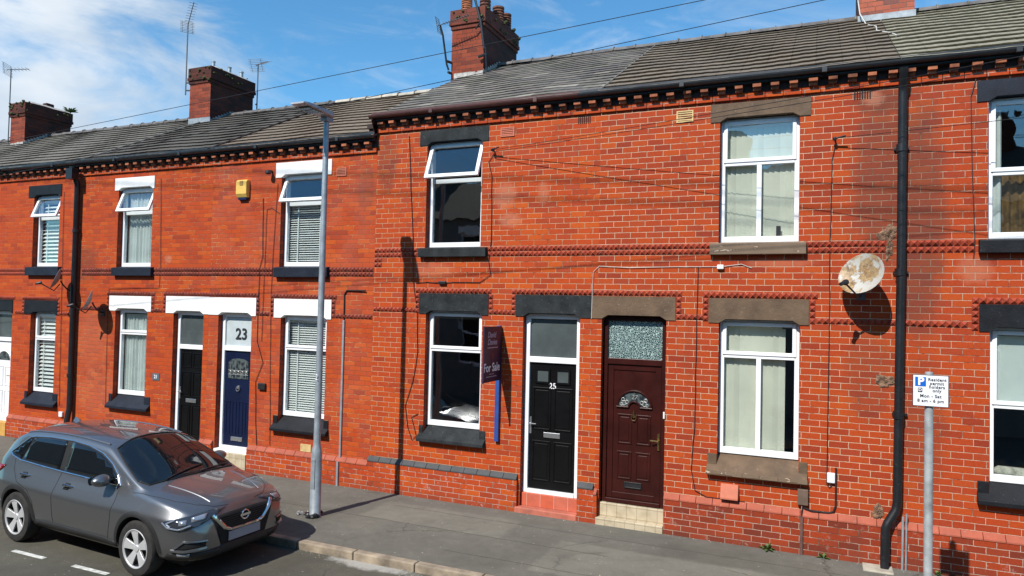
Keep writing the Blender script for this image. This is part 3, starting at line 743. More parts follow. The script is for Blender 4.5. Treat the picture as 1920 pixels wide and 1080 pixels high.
ZR = dict(c=6.13, eave=6.385, ridge=8.47, plinth=.57)
ZL = dict(c=5.80, eave=6.05, ridge=8.06, plinth=.49)
YE, YR = -.165, 3.75
REVEAL = brick('shaded_reveal_brick', P_DK, mortar=(.10, .06, .045), mdark=(.05, .03, .025), light=.5, dirt=(.02, .015, .013), dirt_amt=.9)  # shade inside the openings painted in as darker brick
CORB = brick('corbel_brick', P_OR, mortar=(.5, .36, .28), light=.5, dirt_amt=.3)
DENT = simple('dentil_brick', (.34, .105, .045), .85, var=.55, scale=3.5, bump=.005, bscale=50)
DKBRICK = simple('dark_brick', (.045, .026, .022), .9, var=.3)

def house(x0, x1, Z, label, wallmat, openings, roofmat, dmat=DIAM, plinths=(), pmats=(BPL, SPLAY), gut=None, roofk=dict(), ridgemat=RIDGE, bands=(), wall_label=None):
    h = thing('terraced_house', label, 'house', ((x0+x1)/2, 0, 0), group='red brick terraced houses along the street')
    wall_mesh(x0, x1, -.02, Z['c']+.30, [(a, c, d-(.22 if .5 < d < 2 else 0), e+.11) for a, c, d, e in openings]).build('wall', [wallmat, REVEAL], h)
    # shell: party walls, floors, back wall
    r = MB(); zt = Z['c']+.28
    r.box(x0+.002, x0+.10, .245, 7.3, 0, zt); r.box(x1-.10, x1-.002, .245, 7.3, 0, zt); r.box(x0+.1, x1-.1, 3.6, 3.7, 0, zt); r.box(x0+.1, x1-.1, .245, 3.6, 2.62 if Z is ZL else 2.95, 2.72 if Z is ZL else 3.05 + .0)
    r.box(x0+.1, x1-.1, .245, 3.6, zt-.1, zt)
    r.build('interior', ROOM, h)
    MB().box(x0+.1, x1-.1, .245, 3.6, .1, .16).build('floor', CARPET, h)
    MB().box(x0, x1, 7.3, 7.55, 0, zt).build('back_wall', BCHD, h)
    for (a, c) in plinths: plinth(h, a, c, Z['plinth'], *pmats)
    eaves(h, x0, x1, Z['c'], (CORB, DENT, DKBRICK, DARK), gut or [(x0, x1, GUTK)])
    rk = dict(gauge=.315, tw=.33, th=.034, roll=.003, jit=.14); rk.update(roofk)
    rf = tiled_roof(h, x0, x1, YE, Z['eave'], YR, Z['ridge'], mat=roofmat, **rk)
    rdg = ridge(rf, x0, x1, YR, Z['ridge']+.03, ridgemat)
    for bd in bands: diamond(h, [bd], dmat)
    return h, rf

# ---- runs of diamond-faced brick for the right-hand pair level
def head_runs(xa, xb, zl, zb):
    """row over a lintel plus the two side columns; xa..xb lintel, zl lintel top, zb link row base"""
    n = max(1, int(round((zl-zb)/.083)))
    r = [(xa-.0783, zl+.002, span(xa-.0783, xb+.0783), 1)]
    r += [(xa-.081, zl-.083*(n), 1, n), (xb+.003, zl-.083*n, 1, n)]
    return r
def link(xa, xb, zb): return [(xa, zb, span(xa, xb), 1)] if xb-xa > .04 else []

# ------------------------------------------------------------------ house 25 (black door, slate roof)
o25 = [(-6.05, -5.02, 4.125, 5.85), (-6.00, -4.96, 1.165, 3.03), (-4.24, -3.31, .0, 3.03)]
z1 = 3.045
b25 = [(-7.05, 3.97, span(-7.05, -6.14), 2), (-4.885, 3.97, span(-4.885, -3.04), 2), (-7.05, 3.97-.083*2, 2, 2)]
b25 += head_runs(-6.13, -4.85, 3.37, z1)+link(-7.05, -6.21, z1)+link(-4.765, -4.46, z1)
b25 += [(-4.37-.0783, 3.372, span(-4.45, -3.04), 1), (-4.451, 3.37-.083*4, 1, 4)]
h25, rf25 = house(-7.05, -3.04, ZR, 'red brick terraced house with black front door 25, slate roof and a brown gutter', B25, o25, T_SLATE, bands=b25,
    plinths=[(-7.05, -4.27)], pmats=(BPL, SPLAYG), gut=[(-7.12, -3.36, GUTB), (-3.36, -3.04, GUTK)],
    roofk=dict(gauge=.235, tw=.30, th=.017, roll=0., jit=.42, rag=.012, slate=True))
plinth(h25, -3.29, -3.04, .57, BPL, SPLAYG)
lintel(h25, -6.19, -4.91, 5.85, 6.10, [(-6.05, -5.02)], LGREY)
lintel(h25, -6.13, -4.85, 3.03, 3.37, [(-6.0, -4.96)], LGREY)
lintel(h25, -4.37, -3.135, 3.03, 3.37, [(-4.24, -3.31)], LGREY)
sill_flat(h25, -6.14, -4.89, 3.97, 4.125, LGREY)
sill_slope(h25, -6.08, -4.85, -6.0, -4.96, 1.175, .985, .925, LGREY)
window(h25, -6.05, -5.02, 4.125, 5.85, 5.25, 'open', 'upper window with its top vent swung open')
window(h25, -6.00, -4.96, 1.165, 3.03, 2.445, 'plain')
def vent(parent, x0, x1, z0, z1, mat, n=4):
    b = MB(); rect_frame(b, x0, x1, z0, z1, .018, -.014, .004)
    for i in range(n):
        z = z0+.02+(z1-z0-.04)*(i+.5)/n; b.box(x0+.018, x1-.018, -.010, .004, z-.008, z+.008)
    b.box(x0+.01, x1-.01, .0005, .003, z0+.01, z1-.01, 1)
    return b.build('air_vent', [mat, DARK], parent)
vent(h25, -4.70, -4.46, 5.89, 6.04, RVENT)
# door and its frame
def door_frame(parent, x0, x1, z0, z1, zt, mat, pmat, w=.075, y=.10, sillmat=None):
    z1 += .048
    b = MB(); b.box(x0, x0+w, y, y+.08, z0, z1); b.box(x1-w, x1, y, y+.08, z0, z1); b.box(x0+w, x1-w, y, y+.08, z1-w, z1); b.box(x0+w, x1-w, y, y+.08, zt-.045, zt+.045); b.box(x0+w, x1-w, y-.015, y+.08, z0, z0+.06)
    o = b.build('door_frame', mat, parent, bevel=.006)
    pane(o, x0+w, x1-w, zt+.045, z1-w, y+.035, pmat, 'fanlight')
    return o
df = door_frame(h25, -4.235, -3.315, .285, 3.025, 2.36, UPVC, FROST)
D = MB(); D.box(-4.155, -3.395, .135, .18, .35, 2.31)
for (a, c) in ((-4.10, -3.80), (-3.75, -3.45)):
    panel(D, a, c, .48, 1.10, .135); panel(D, a, c, 1.27, 1.93, .135)
door = D.build('door', BLKD, h25, bevel=.004); door['label'] = 'black panelled door with two small panes'
for (a, c) in ((-4.03, -3.85), (-3.70, -3.52)):
    g = MB(); rect_frame(g, a-.03, c+.03, 1.99, 2.22, .03, .118, .137); g.build('glazing_bead', BLKD, door); pane(door, a, c, 2.02, 2.19, .126, FROST)
MB().box(-3.91, -3.64, .118, .136, 1.155, 1.235).build('letterbox', SILVER, door, bevel=.004)
hb = MB(); hb.box(-4.145, -4.115, .120, .136, 1.20, 1.46); hb.tube([(-4.13, .12, 1.36), (-4.13, .075, 1.36), (-4.02, .072, 1.36)], .010, 8); hb.build('handle', SILVER, door)
text('door_number', '25', .125, INKW, door, (-3.775, .126, 1.955), bold=.001)
st = MB(); st.box(-4.30, -3.29, -.075, .10, -.02, .085); st.build('step', STEPR, h25, bevel=.015)
MB().box(-4.238, -3.312, .06, .20, .085, .285).build('step_riser', REDT, h25, bevel=.006)
# kneeler where the roof line steps down
kn = MB()
for i in range(4): kn.box(-7.13-.02*i, -7.052, -.03-.035*i, .02, 5.92+.09*i, 6.005+.09*i)
kn.box(-7.17, -7.052, .021, 7.2, 5.9, 6.36)
kn.build('kneeler', DKBRICK, h25, bevel=.006)
MB().prism_x([(-.2, 6.32), (.0, 5.9), (7.4, 5.9), (3.75, 8.46)], -7.06, -7.052).build('gable_upstand', BCHD, h25)
# slate party verge: mortar fillets
MB().tube([(-3.05, YE+.02, ZR['eave']+.04), (-3.045, YR, ZR['ridge']+.03)], .011, 6).build('verge_fillet', MORTD, rf25)
# ------------------------------------------------------------------ house 27 (maroon door)
o27 = [(-1.30, -.255, 4.13, 5.84), (-1.28, -.23, 1.185, 3.015), (-2.97, -2.01, .0, 3.03)]
b27 = [(-3.04, 3.97, span(-3.04, -1.415), 2), (-.155, 3.97, span(-.155, .82), 2)]
b27 += [(-3.04, 3.372, span(-3.04, -1.80), 1), (-1.877, 3.37-.083*4, 1, 4)]+link(-1.80, -1.50, z1)
b27 += head_runs(-1.42, -.12, 3.36, z1)+link(-.035, .93, 3.035)
h27, rf27 = house(-3.04, .93, ZR, 'red brick terraced house with maroon front door 27 and flaking brown sills', B27, o27, T_27, bands=b27,
    plinths=[(-2.0, .93)], pmats=(BPL27, SPLAY))
plinth(h27, -3.04, -2.985, .50, BPL, SPLAY)
lintel(h27, -1.43, -.12, 5.84, 6.095, [(-1.30, -.255)], LBRN)
lintel(h27, -1.42, -.12, 3.015, 3.36, [(-1.28, -.23)], LBRN)
lintel(h27, -3.125, -1.88, 3.03, 3.365, [(-2.97, -2.01)], LBRN)
sill_flat(h27, -1.41, -.16, 3.965, 4.13, FLAKE)
sill_slope(h27, -1.415, -.115, -1.28, -.23, 1.19, .975, .915, LBRN)
fl = MB()
for i in range(11):       # curled flakes of masonry paint on the lip
    a = -1.40+i*.115+random.uniform(-.02, .02); fl.box(a, a+.122, -.104-.0006*(i%4), -.096, .935+random.uniform(-.012, .008), .985+random.uniform(-.01, .01))
fl.build('paint_flakes', FLAKE, h27)
window(h27, -1.30, -.255, 4.13, 5.84, 5.265, 'three'); window(h27, -1.28, -.23, 1.185, 3.015, 2.565, 'three')
vent(h27, -1.91, -1.67, 5.88, 6.05, YVENT)
for xx, par in ((-3.4, h25), (.40, h27), (-1.75+.2, None)):
    if par is None: continue
    v_ = MB()
    for i in range(7): v_.box(xx+i*.03, xx+i*.03+.014, -.008, .003, 5.995, 6.11)
    v_.build('air_vent', DARK, par)
df = door_frame(h27, -2.965, -2.015, .31, 3.025, 2.40, MAROON, OBSC, w=.07)
D = MB(); D.box(-2.89, -2.09, .14, .18, .375, 2.355)
rect_frame(D, -2.89, -2.09, .375, 2.355, .085, .125, .14)
for (a, c) in ((-2.74, -2.52), (-2.46, -2.24)):
    panel(D, a, c, .66, 1.07, .14); panel(D, a, c, 1.18, 1.62, .14)
# arched moulding of the sunburst light
arc = [(-2.49+.255*math.cos(math.pi*k/16), .128, 1.735+.235*math.sin(math.pi*k/16)) for k in range(17)]
D.tube(arc, .018, 6); D.tube([(-2.76, .128, 1.725), (-2.575, .128, 1.725)], .016, 6); D.tube([(-2.405, .128, 1.725), (-2.22, .128, 1.725)], .016, 6)
D.tube([(-2.49+.085*math.cos(math.pi*k/10), .128, 1.725+.085*math.sin(math.pi*k/10)) for k in range(11)], .016, 6)
door = D.build('door', MAROON, h27, bevel=.004); door['label'] = 'maroon panelled door with an arched light and brass knocker'
g = MB(); P = [(-2.49+.245*math.cos(math.pi*k/16), 1.74+.225*math.sin(math.pi*k/16)) for k in range(17)]+[(-2.49-.085*math.cos(math.pi*k/10), 1.73+.085*math.sin(math.pi*k/10)) for k in range(11)]
for k in range(16):
    a0, a1 = math.pi*k/16, math.pi*(k+1)/16
    g.add([(-2.49+.245*math.cos(a0), .1345, 1.735+.225*math.sin(a0)), (-2.49+.085*math.cos(a0), .1345, 1.73+.085*math.sin(a0)), (-2.49+.085*math.cos(a1), .1345, 1.73+.085*math.sin(a1)), (-2.49+.245*math.cos(a1), .1345, 1.735+.225*math.sin(a1))], [(0, 1, 2, 3)])
g.build('sunburst_light', LEADED, door)
lc = MB()
for s_ in (-1, 1):
    for (cx, cz, rr) in ((.155, 1.785, .035), (.115, 1.80, .026), (.17, 1.835, .024), (.19, 1.765, .02)):
        lc.tube([(-2.49+s_*cx+rr*math.cos(2*math.pi*k/10), .131, cz+rr*math.sin(2*math.pi*k/10)) for k in range(11)], .005, 5)
lc.build('lead_came', LEADC, door)
text('door_number', '27', .095, LEADC, door, (-2.49, .1305, 1.875), shear=.2)
kn = MB(); kn.lathe([(.0, -.02), (.028, -.018), (.034, 0)], (-2.49, .139, 1.60), 12, 'y'); kn.tube([(-2.49, .118, 1.60), (-2.49, .112, 1.69)], [.014, .006], 8)
kn.tube([(-2.49+.036*math.sin(2*math.pi*k/14), .112, 1.575-.042*math.cos(2*math.pi*k/14)) for k in range(15)], .007, 6)
kn.build('knocker', BRASS, door, smooth=True)
lb = MB(); rect_frame(lb, -2.62, -2.36, .535, .625, .016, .122, .141); lb.box(-2.604, -2.376, .130, .139, .551, .609); lb.build('letterbox', BLKP, door, bevel=.003)
hb = MB(); hb.box(-2.135, -2.105, .108, .126, 1.13, 1.37); hb.tube([(-2.12, .11, 1.27), (-2.12, .065, 1.27), (-2.23, .06, 1.275)], .010, 8); hb.build('handle', BRASS, door)
MB().box(-2.055, -2.03, .088, .10, 1.60, 1.70).build('bell_push', WBOX, h27, bevel=.01)
MB().box(-2.995, -2.005, -.075, .08, -.02, .10).build('step', CREAMT, h27, bevel=.008)
MB().box(-2.968, -2.012, .045, .20, .10, .30).build('step_riser', CREAMT, h27, bevel=.006)
# low red vent cowl, boxes and pipes fixed to the wall
cw = MB(); cw.prism_x([(-.002, .60), (-.002, .80), (-.035, .80), (-.10, .625), (-.10, .60)], -1.22, -.985); cw.build('vent_cowl', RVENT, h27, bevel=.006)
MB().box(-.235, -.105, -.07, -.002, .645, .85).build('service_box', BRBOX, h27, bevel=.006)
MB().box(.12, .215, -.05, -.002, .97, 1.10).build('meter_box', WBOX, h27, bevel=.01)
MB().tube([(.225, -.022, 1.17), (.225, -.022, .68), (.20, -.022, .60), (.14, -.022, .575), (-.06, -.04, .58), (-.14, -.03, .60), (-.17, -.03, .65)], .011, 8).build('wall_pipe', BLKP, h27, smooth=True)
MB().box(-.20, -.165, -.092, -.062, -.02, .50).build('conduit', BRCON, h27)
MB().tube([(-.18, -.03, .65), (-.182, -.075, .58), (-.182, -.078, .48)], .008, 6).build('wall_pipe', BLKP, h27)
c_ = MB(); c_.tube([(.985, -.085, -.02), (.99, -.085, .66)], .014, 8); c_.tube([(1.025, -.08, -.02), (1.03, -.08, .70)], .011, 8)
# mortar damage beside the downpipe
HOLE = simple('crumbled_mortar', (.20, .115, .07), .95, var=.85, scale=19, bump=.02, bscale=34, speck=.5)
for (hx, hz, rx, rz) in ((.80, 4.22, .11, .11), (.78, 2.33, .10, .10), (.72, .66, .08, .09), (.82, 4.02, .04, .16)):
    b = MB(); n = 40; ph = [random.uniform(0, 6.28) for _ in range(4)]; rr = [.9+.16*math.sin(2*2*math.pi*k/n+ph[0])+.12*math.sin(3*2*math.pi*k/n+ph[1])+.08*math.sin(7*2*math.pi*k/n+ph[2])+random.uniform(-.04, .04) for k in range(n)]
    rings = []
    for f_, yy in ((1.06, .002), (1., -.005), (.75, -.013), (.45, -.010), (.2, -.016)): rings.append([(hx+rx*f_*rr[k]*math.cos(2*math.pi*k/n), yy+random.uniform(-.005, .003), hz+rz*f_*rr[k]*math.sin(2*math.pi*k/n)) for k in range(n)])
    v = [p for r_ in rings for p in r_]+[(hx, -.01, hz)]
    b.add(v, [(i*n+k, i*n+(k+1) % n, (i+1)*n+(k+1) % n, (i+1)*n+k) for i in range(4) for k in range(n)]+[(4*n+k, 4*n+(k+1) % n, 5*n) for k in range(n)])
    b.build('crumbled_mortar', HOLE, h27)
# ------------------------------------------------------------------ house 29 (right edge)
o29 = [(1.89, 2.94, 4.125, 5.83), (1.91, 2.96, 1.16, 3.0), (3.7, 4.6, 0., 3.0)]
b29 = [(.98, 3.965, span(.98, 1.79), 2), (3.04, 3.965, span(3.04, 4.9), 2)]+head_runs(1.80, 3.08, 3.335, 3.01)+link(.98, 1.72, 3.035)
h29, rf29 = house(.93, 4.90, ZR, 'red brick terraced house at the right edge with olive roof tiles and black sills', B29, o29, T_29, bands=b29, plinths=[(.93, 3.68), (4.62, 4.9)], pmats=(BPL27, SPLAY))
c_.build('conduit', GALV, h29, smooth=True)
lintel(h29, 1.77, 3.08, 5.83, 6.09, [(1.89, 2.94)], LBLUE); lintel(h29, 1.80, 3.08, 3.0, 3.335, [(1.91, 2.96)], LBLK); lintel(h29, 3.6, 4.75, 3.0, 3.335, [(3.7, 4.6)], LBLK)
sill_flat(h29, 1.79, 3.06, 3.955, 4.125, LBLK); sill_slope(h29, 1.785, 3.09, 1.91, 2.96, 1.18, .975, .915, LBLK)
window(h29, 1.89, 2.94, 4.125, 5.83, 4.96, 'plain'); window(h29, 1.91, 2.96, 1.16, 3.0, 2.10, 'plain')
MB().box(3.72, 4.58, .1, .16, .3, 2.98).build('door', UPVC, h29); MB().box(3.7, 4.6, .0, .2, -.02, .3).build('step', CREAMT, h29)
# downpipe between 27 and 29
dp = MB(); X = .955
dp.tube([(X, -.20, 6.30), (X, -.17, 6.20), (X, -.10, 6.10), (X, -.085, 6.0), (X-.005, -.085, 3.9), (X-.03, -.085, .82), (X-.05, -.095, .72), (X-.14, -.15, .57), (X-.165, -.155, .50), (X-.17, -.155, .10)], .053, 14)
for z in (5.3, 3.72, 1.92): dp.lathe([(.053, -.05), (.064, -.045), (.064, .045), (.053, .05)], (X-.005-.025*(6-z)/5.2, -.085, z), 14); dp.box(X-.09, X+.08, -.04, -.001, z-.015, z+.015)
dp.tube([(X-.17, -.155, .12), (X-.172, -.165, .03), (X-.175, -.20, .0)], .050, 12)
dp.build('downpipe', PIPE, h29, smooth=True)
MB().box(X-.42, X-.08, -.34, -.062, -.02, .02).build('gully_surround', simple('concrete', (.42, .38, .30), .9, var=.2, bump=.004), h29, bevel=.01)
# ------------------------------------------------------------------ house 23 (blue door)
o23 = [(-9.15, -8.10, 3.815, 5.475), (-9.07, -8.03, 1.075, 2.88), (-10.60, -9.765, .0, 2.895)]
zL = 2.90
b23 = [(-8.0, 3.64, span(-8.0, -7.05), 2), (-10.85, 3.64, span(-10.85, -9.21), 2)]
b23 += head_runs(-9.23, -7.93, 3.23, zL)+link(-7.845, -7.05, zL)+link(-9.575, -9.31, zL)+[(-10.85, 3.242, span(-10.85, -9.58), 1), (-9.657, 3.24-.083*4, 1, 4)]
h23, rf23 = house(-10.85, -7.05, ZL, 'red brick terraced house with navy front door 23 and white painted lintels', B23, o23, T_23, bands=b23, dmat=DIAMD, plinths=[(-9.74, -7.05)], ridgemat=RIDGEW, pmats=(BPL, SPLAY))
plinth(h23, -10.85, -10.625, .49, BPL, SPLAY)
lintel(h23, -9.28, -8.01, 5.475, 5.75, [(-9.15, -8.10)], LWHITE); lintel(h23, -9.23, -7.93, 2.88, 3.23, [(-9.07, -8.03)], LWHITE)
lintel(h23, -10.849, -9.66, 2.895, 3.235, [(-10.60, -9.765)], LWHITE)
sill_flat(h23, -9.21, -8.0, 3.625, 3.815, LBLUE); sill_slope(h23, -9.18, -7.92, -9.07, -8.03, 1.085, .875, .82, LBLK)
window(h23, -9.15, -8.10, 3.815, 5.475, 4.99, 'open', 'upper window with its leaded top vent swung open'); window(h23, -9.07, -8.03, 1.075, 2.88, 2.33, 'plain')
vent(h23, -7.90, -7.69, 5.43, 5.58, RVENT); vent(h23, -8.52, -8.29, .50, .63, YVENT, 5)
df = door_frame(h23, -10.595, -9.77, .34, 2.89, 2.26, UPVC, FROSTL)
text('door_number', '23', .30, INKK, df, (-10.13, .127, 2.53), bold=.006)
D = MB(); D.box(-10.52, -9.845, .135, .18, .40, 2.21)
for a in (-10.46, -10.30, -10.14, -9.98): rect_frame(D, a, a+.10, .62, 1.25, .012, .125, .136)
door = D.build('door', NAVY, h23, bevel=.004); door['label'] = 'navy door with an arched leaded pane'
g = MB(); A_ = [(-10.43, 1.68), (-9.93, 1.68), (-9.93, 1.98)]+[(-10.18+.25*math.cos(math.pi*k/10), 1.98+.09*math.sin(math.pi*k/10)) for k in range(1, 10)]+[(-10.43, 1.98)]
g.prism_y(A_, .126, .137); g.build('arched_pane', LEADED, door)
lc = MB()
for i in range(4): lc.tube([(-10.43+.5*(i+.5)/4, .124, 1.69), (-10.43+.5*(i+.5)/4, .124, 2.02)], .004, 5)
for z in (1.76, 1.84): lc.tube([(-10.43, .124, z), (-9.93, .124, z)], .004, 5)
for k in range(5): lc.tube([(-10.18+(k-2)*.1+.028*math.cos(2*math.pi*j/8), .123, 1.80+.028*math.sin(2*math.pi*j/8)) for j in range(9)], .005, 5)
lc.build('lead_came', LEADC, door)
MB().box(-10.31, -10.03, .116, .136, .50, .575).build('letterbox', SILVER, door, bevel=.004)
kn = MB(); kn.lathe([(.0, -.03), (.03, -.025), (.036, 0)], (-10.17, .136, 1.52), 12, 'y'); kn.tube([(-10.17+.04*math.sin(2*math.pi*k/12), .112, 1.49-.04*math.cos(2*math.pi*k/12)) for k in range(13)], .009, 6); kn.build('knocker', SILVER, door, smooth=True)
MB().box(-10.605, -9.76, -.06, .14, -.02, .30).build('step', CREAMT, h23, bevel=.006); MB().box(-10.6, -9.765, -.02, .13, .30, .345).build('threshold', LWHITE, h23, bevel=.006)
# ------------------------------------------------------------------ house 21 (black door)
o21 = [(-13.50, -12.49, 3.82, 5.435), (-13.47, -12.53, 1.165, 2.915), (-11.79, -10.985, .0, 2.90)]
b21 = [(-14.55, 3.64, span(-14.55, -13.54), 2), (-12.385, 3.64, span(-12.385, -10.85), 2)]
b21 += head_runs(-13.65, -12.42, 3.225, zL)+link(-14.55, -13.73, zL)+link(-12.335, -12.09, zL)+[(-12.08, 3.242, span(-12.08, -10.85), 1), (-12.081, 3.24-.083*4, 1, 4)]
h21, rf21 = house(-14.65, -10.85, ZL, 'red brick terraced house with black front door and dark roof tiles, behind the parked car', B21, o21, T_21, bands=b21, dmat=DIAMD, plinths=[(-14.65, -11.815), (-10.965, -10.85)])
lintel(h21, -13.605, -12.445, 5.435, 5.69, [(-13.50, -12.49)], LWHITE); lintel(h21, -13.65, -12.42, 2.915, 3.225, [(-13.47, -12.53)], LWHITE)
lintel(h21, -12.0, -10.851, 2.90, 3.24, [(-11.79, -10.985)], LWHITE)
sill_flat(h21, -13.54, -12.385, 3.64, 3.82, LBLUE); sill_slope(h21, -13.57, -12.36, -13.47, -12.53, 1.175, .955, .90, LBLUE)
window(h21, -13.50, -12.49, 3.82, 5.435, 4.96, 'open', 'upper window with its leaded top vent swung open'); window(h21, -13.47, -12.53, 1.165, 2.915, 2.46, 'plain')
df = door_frame(h21, -11.785, -10.99, .30, 2.895, 2.24, UPVC, FROST)
D = MB(); D.box(-11.71, -11.065, .135, .18, .36, 2.19)
for (a, c) in ((-11.66, -11.41), (-11.36, -11.11)):
    panel(D, a, c, .48, 1.10, .135); panel(D, a, c, 1.25, 1.75, .135); panel(D, a, c, 1.83, 2.12, .135)
door = D.build('door', BLKD, h21, bevel=.004)
MB().box(-11.52, -11.25, .118, .136, 1.14, 1.215).build('letterbox', SILVER, door, bevel=.004)
hb = MB(); hb.box(-11.70, -11.67, .120, .136, 1.20, 1.44); hb.tube([(-11.685, .12, 1.34), (-11.685, .075, 1.34), (-11.59, .072, 1.34)], .010, 8); hb.build('handle', SILVER, door)
MB().box(-11.795, -10.98, -.06, .14, -.02, .30).build('step', CREAMT, h21, bevel=.006)
dp = MB(); X = -14.70
dp.tube([(X, -.20, 5.97), (X, -.20, 5.86), (X+.01, -.12, 5.70), (X+.01, -.085, 5.6), (X+.03, -.085, .8), (X+.03, -.13, .55), (X+.03, -.14, .02)], .058, 12)
dp.box(X-.10, X+.10, -.28, -.12, 5.70, 5.93)
for z in (4.6, 3.0, 1.5): dp.lathe([(.058, -.04), (.07, -.035), (.07, .035), (.058, .04)], (X+.02, -.085, z), 12)
dp.build('downpipe', PIPE, h21, smooth=True)
MB().tube([(-10.87, YE+.02, ZL['eave']+.05), (-10.85, YR, ZL['ridge']+.04)], .017, 6).build('verge_fillet', DKBRICK, rf23)
MB().tube([(-14.65, YE+.02, ZL['eave']+.05), (-14.65, YR, ZL['ridge']+.04)], .014, 6).build('verge_fillet', MORTD, rf21)
# ------------------------------------------------------------------ house 19 and the ones beyond the left edge
def far_house(x0, label, roofmat, detail):
    d = x0+18.45
    ops = [(-16.25+d, -15.36+d, 3.835, 5.40), (-16.21+d, -15.35+d, 1.04, 2.775), (-17.72+d, -16.86+d, 0, 2.775)]
    bb = [(-18.45+d, 3.64, span(-18.45, -16.36), 2), (-15.225+d, 3.64, span(-15.225, -14.82), 2)]+head_runs(-16.43+d, -15.30+d, 3.09, 2.77)+link(-15.22+d, -14.85+d, 2.77)+link(-16.75+d, -16.52+d, 2.77)+[(-17.95+d, 3.092, span(-17.95, -16.77), 1)]
    h, rf = house(x0, x0+3.80, ZL, label, B19, ops, roofmat, bands=bb, plinths=[(-16.83+d, -14.65+d), (-18.45+d, -17.75+d)], pmats=(BPL, SPLAY))
    lintel(h, -16.43+d, -15.305+d, 5.40, 5.665, [(-16.25+d, -15.36+d)], LBLK); lintel(h, -16.43+d, -15.30+d, 2.775, 3.09, [(-16.21+d, -15.35+d)], LBLK); lintel(h, -17.9+d, -16.845+d, 2.775, 3.09, [(-17.72+d, -16.86+d)], LBLK)
    sill_flat(h, -16.36+d, -15.225+d, 3.64, 3.835, LBLUE); sill_slope(h, -16.31+d, -15.19+d, -16.21+d, -15.35+d, 1.05, .83, .77, LBLUE)
    window(h, -16.25+d, -15.36+d, 3.835, 5.40, 4.93, 'open'); window(h, -16.21+d, -15.35+d, 1.04, 2.775, 2.235, 'plain')
    door_frame(h, -17.715+d, -16.865+d, .30, 2.77, 2.17, UPVC, FROST)
    D = MB(); D.box(-17.64+d, -16.94+d, .135, .18, .36, 2.12)
    for (a, c) in ((-17.58+d, -17.32+d), (-17.26+d, -17.0+d)): panel(D, a, c, .48, 1.0, .135); panel(D, a, c, 1.1, 1.55, .135)
    D.tube([(-17.29+d+.24*math.cos(math.pi*k/12), .125, 1.68+.22*math.sin(math.pi*k/12)) for k in range(13)], .016, 6)
    dr = D.build('door', UPVC, h, bevel=.004)
    g = MB(); g.prism_y([(-17.29+d+.22*math.cos(math.pi*k/12), 1.69+.19*math.sin(math.pi*k/12)) for k in range(13)], .127, .137); g.build('sunburst_light', LEADED, dr)
    hb = MB(); hb.box(-17.0+d, -16.97+d, .12, .136, 1.2, 1.44); hb.tube([(-16.985+d, .12, 1.34), (-16.985+d, .075, 1.34), (-17.09+d, .072, 1.34)], .01, 8); hb.build('handle', BRASS, dr)
    MB().box(-17.725+d, -16.855+d, -.06, .14, -.02, .30).build('step', simple('ochre_step', (.55, .30, .07), .7, var=.15), h, bevel=.006)
    return h, rf
h19, rf19 = far_house(-18.45, 'red brick terraced house at the left edge with white front door and black lintels', T_19, True)
h17, rf17 = far_house(-22.25, 'terraced house beyond the left edge showing only its grey roof, right of the far chimney', T_19, False)
h15, rf15 = far_house(-26.05, 'terraced house beyond the left edge showing only its roof, left of the far chimney', T_19, False)
MB().box(-15.08, -14.965, -.045, -.002, .58, .69).build('meter_box', WBOX, h19, bevel=.008)
# ------------------------------------------------------------------ chimneys (on the party walls)
def rz(Z, y): return Z['eave']+(Z['ridge']-Z['eave'])*(y-YE)/(YR-YE)
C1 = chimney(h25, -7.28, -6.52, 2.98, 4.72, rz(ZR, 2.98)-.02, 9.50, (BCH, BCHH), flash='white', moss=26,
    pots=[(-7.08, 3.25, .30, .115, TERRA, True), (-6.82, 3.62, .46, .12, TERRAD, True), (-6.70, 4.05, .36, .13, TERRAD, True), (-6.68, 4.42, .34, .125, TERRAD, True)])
MB().box(-7.279, -7.06, 2.981, 4.7, 7.2, 8.2).build('chimney_shoulder', BCH, C1)
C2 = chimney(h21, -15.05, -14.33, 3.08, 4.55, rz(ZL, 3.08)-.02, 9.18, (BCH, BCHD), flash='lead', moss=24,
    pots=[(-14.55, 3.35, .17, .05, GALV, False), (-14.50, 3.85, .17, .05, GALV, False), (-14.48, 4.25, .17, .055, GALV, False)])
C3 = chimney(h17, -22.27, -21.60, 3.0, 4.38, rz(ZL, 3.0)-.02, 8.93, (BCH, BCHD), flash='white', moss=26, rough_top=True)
C3b = weed('plant', (-21.55, 4.3, 8.95), 26, .32).build('chimney_weed', LEAF, C3)
MB().box(-21.95, -21.75, 3.7, 3.95, 8.98, 9.12).build('chimney_pot', BCHD, C3, bevel=.03)
C4 = chimney(h27, .59, 1.43, 3.2, 4.5, rz(ZR, 3.2)-.02, 9.6, (BCH4, BCH4), flash='lead', moss=6)
MB().tube([(.57, 3.17, 8.60), (.60, 3.13, 8.34), (.69, 2.98, 8.09), (.74, 2.80, 8.0), (.81, 2.5, 7.86), (.80, 2.2, 7.68), (.97, 1.85, 7.49), (1.02, 1.62, 7.37), (1.01, 1.5, 7.30)], .010, 6).build('roof_cable', CABLEW, h27)

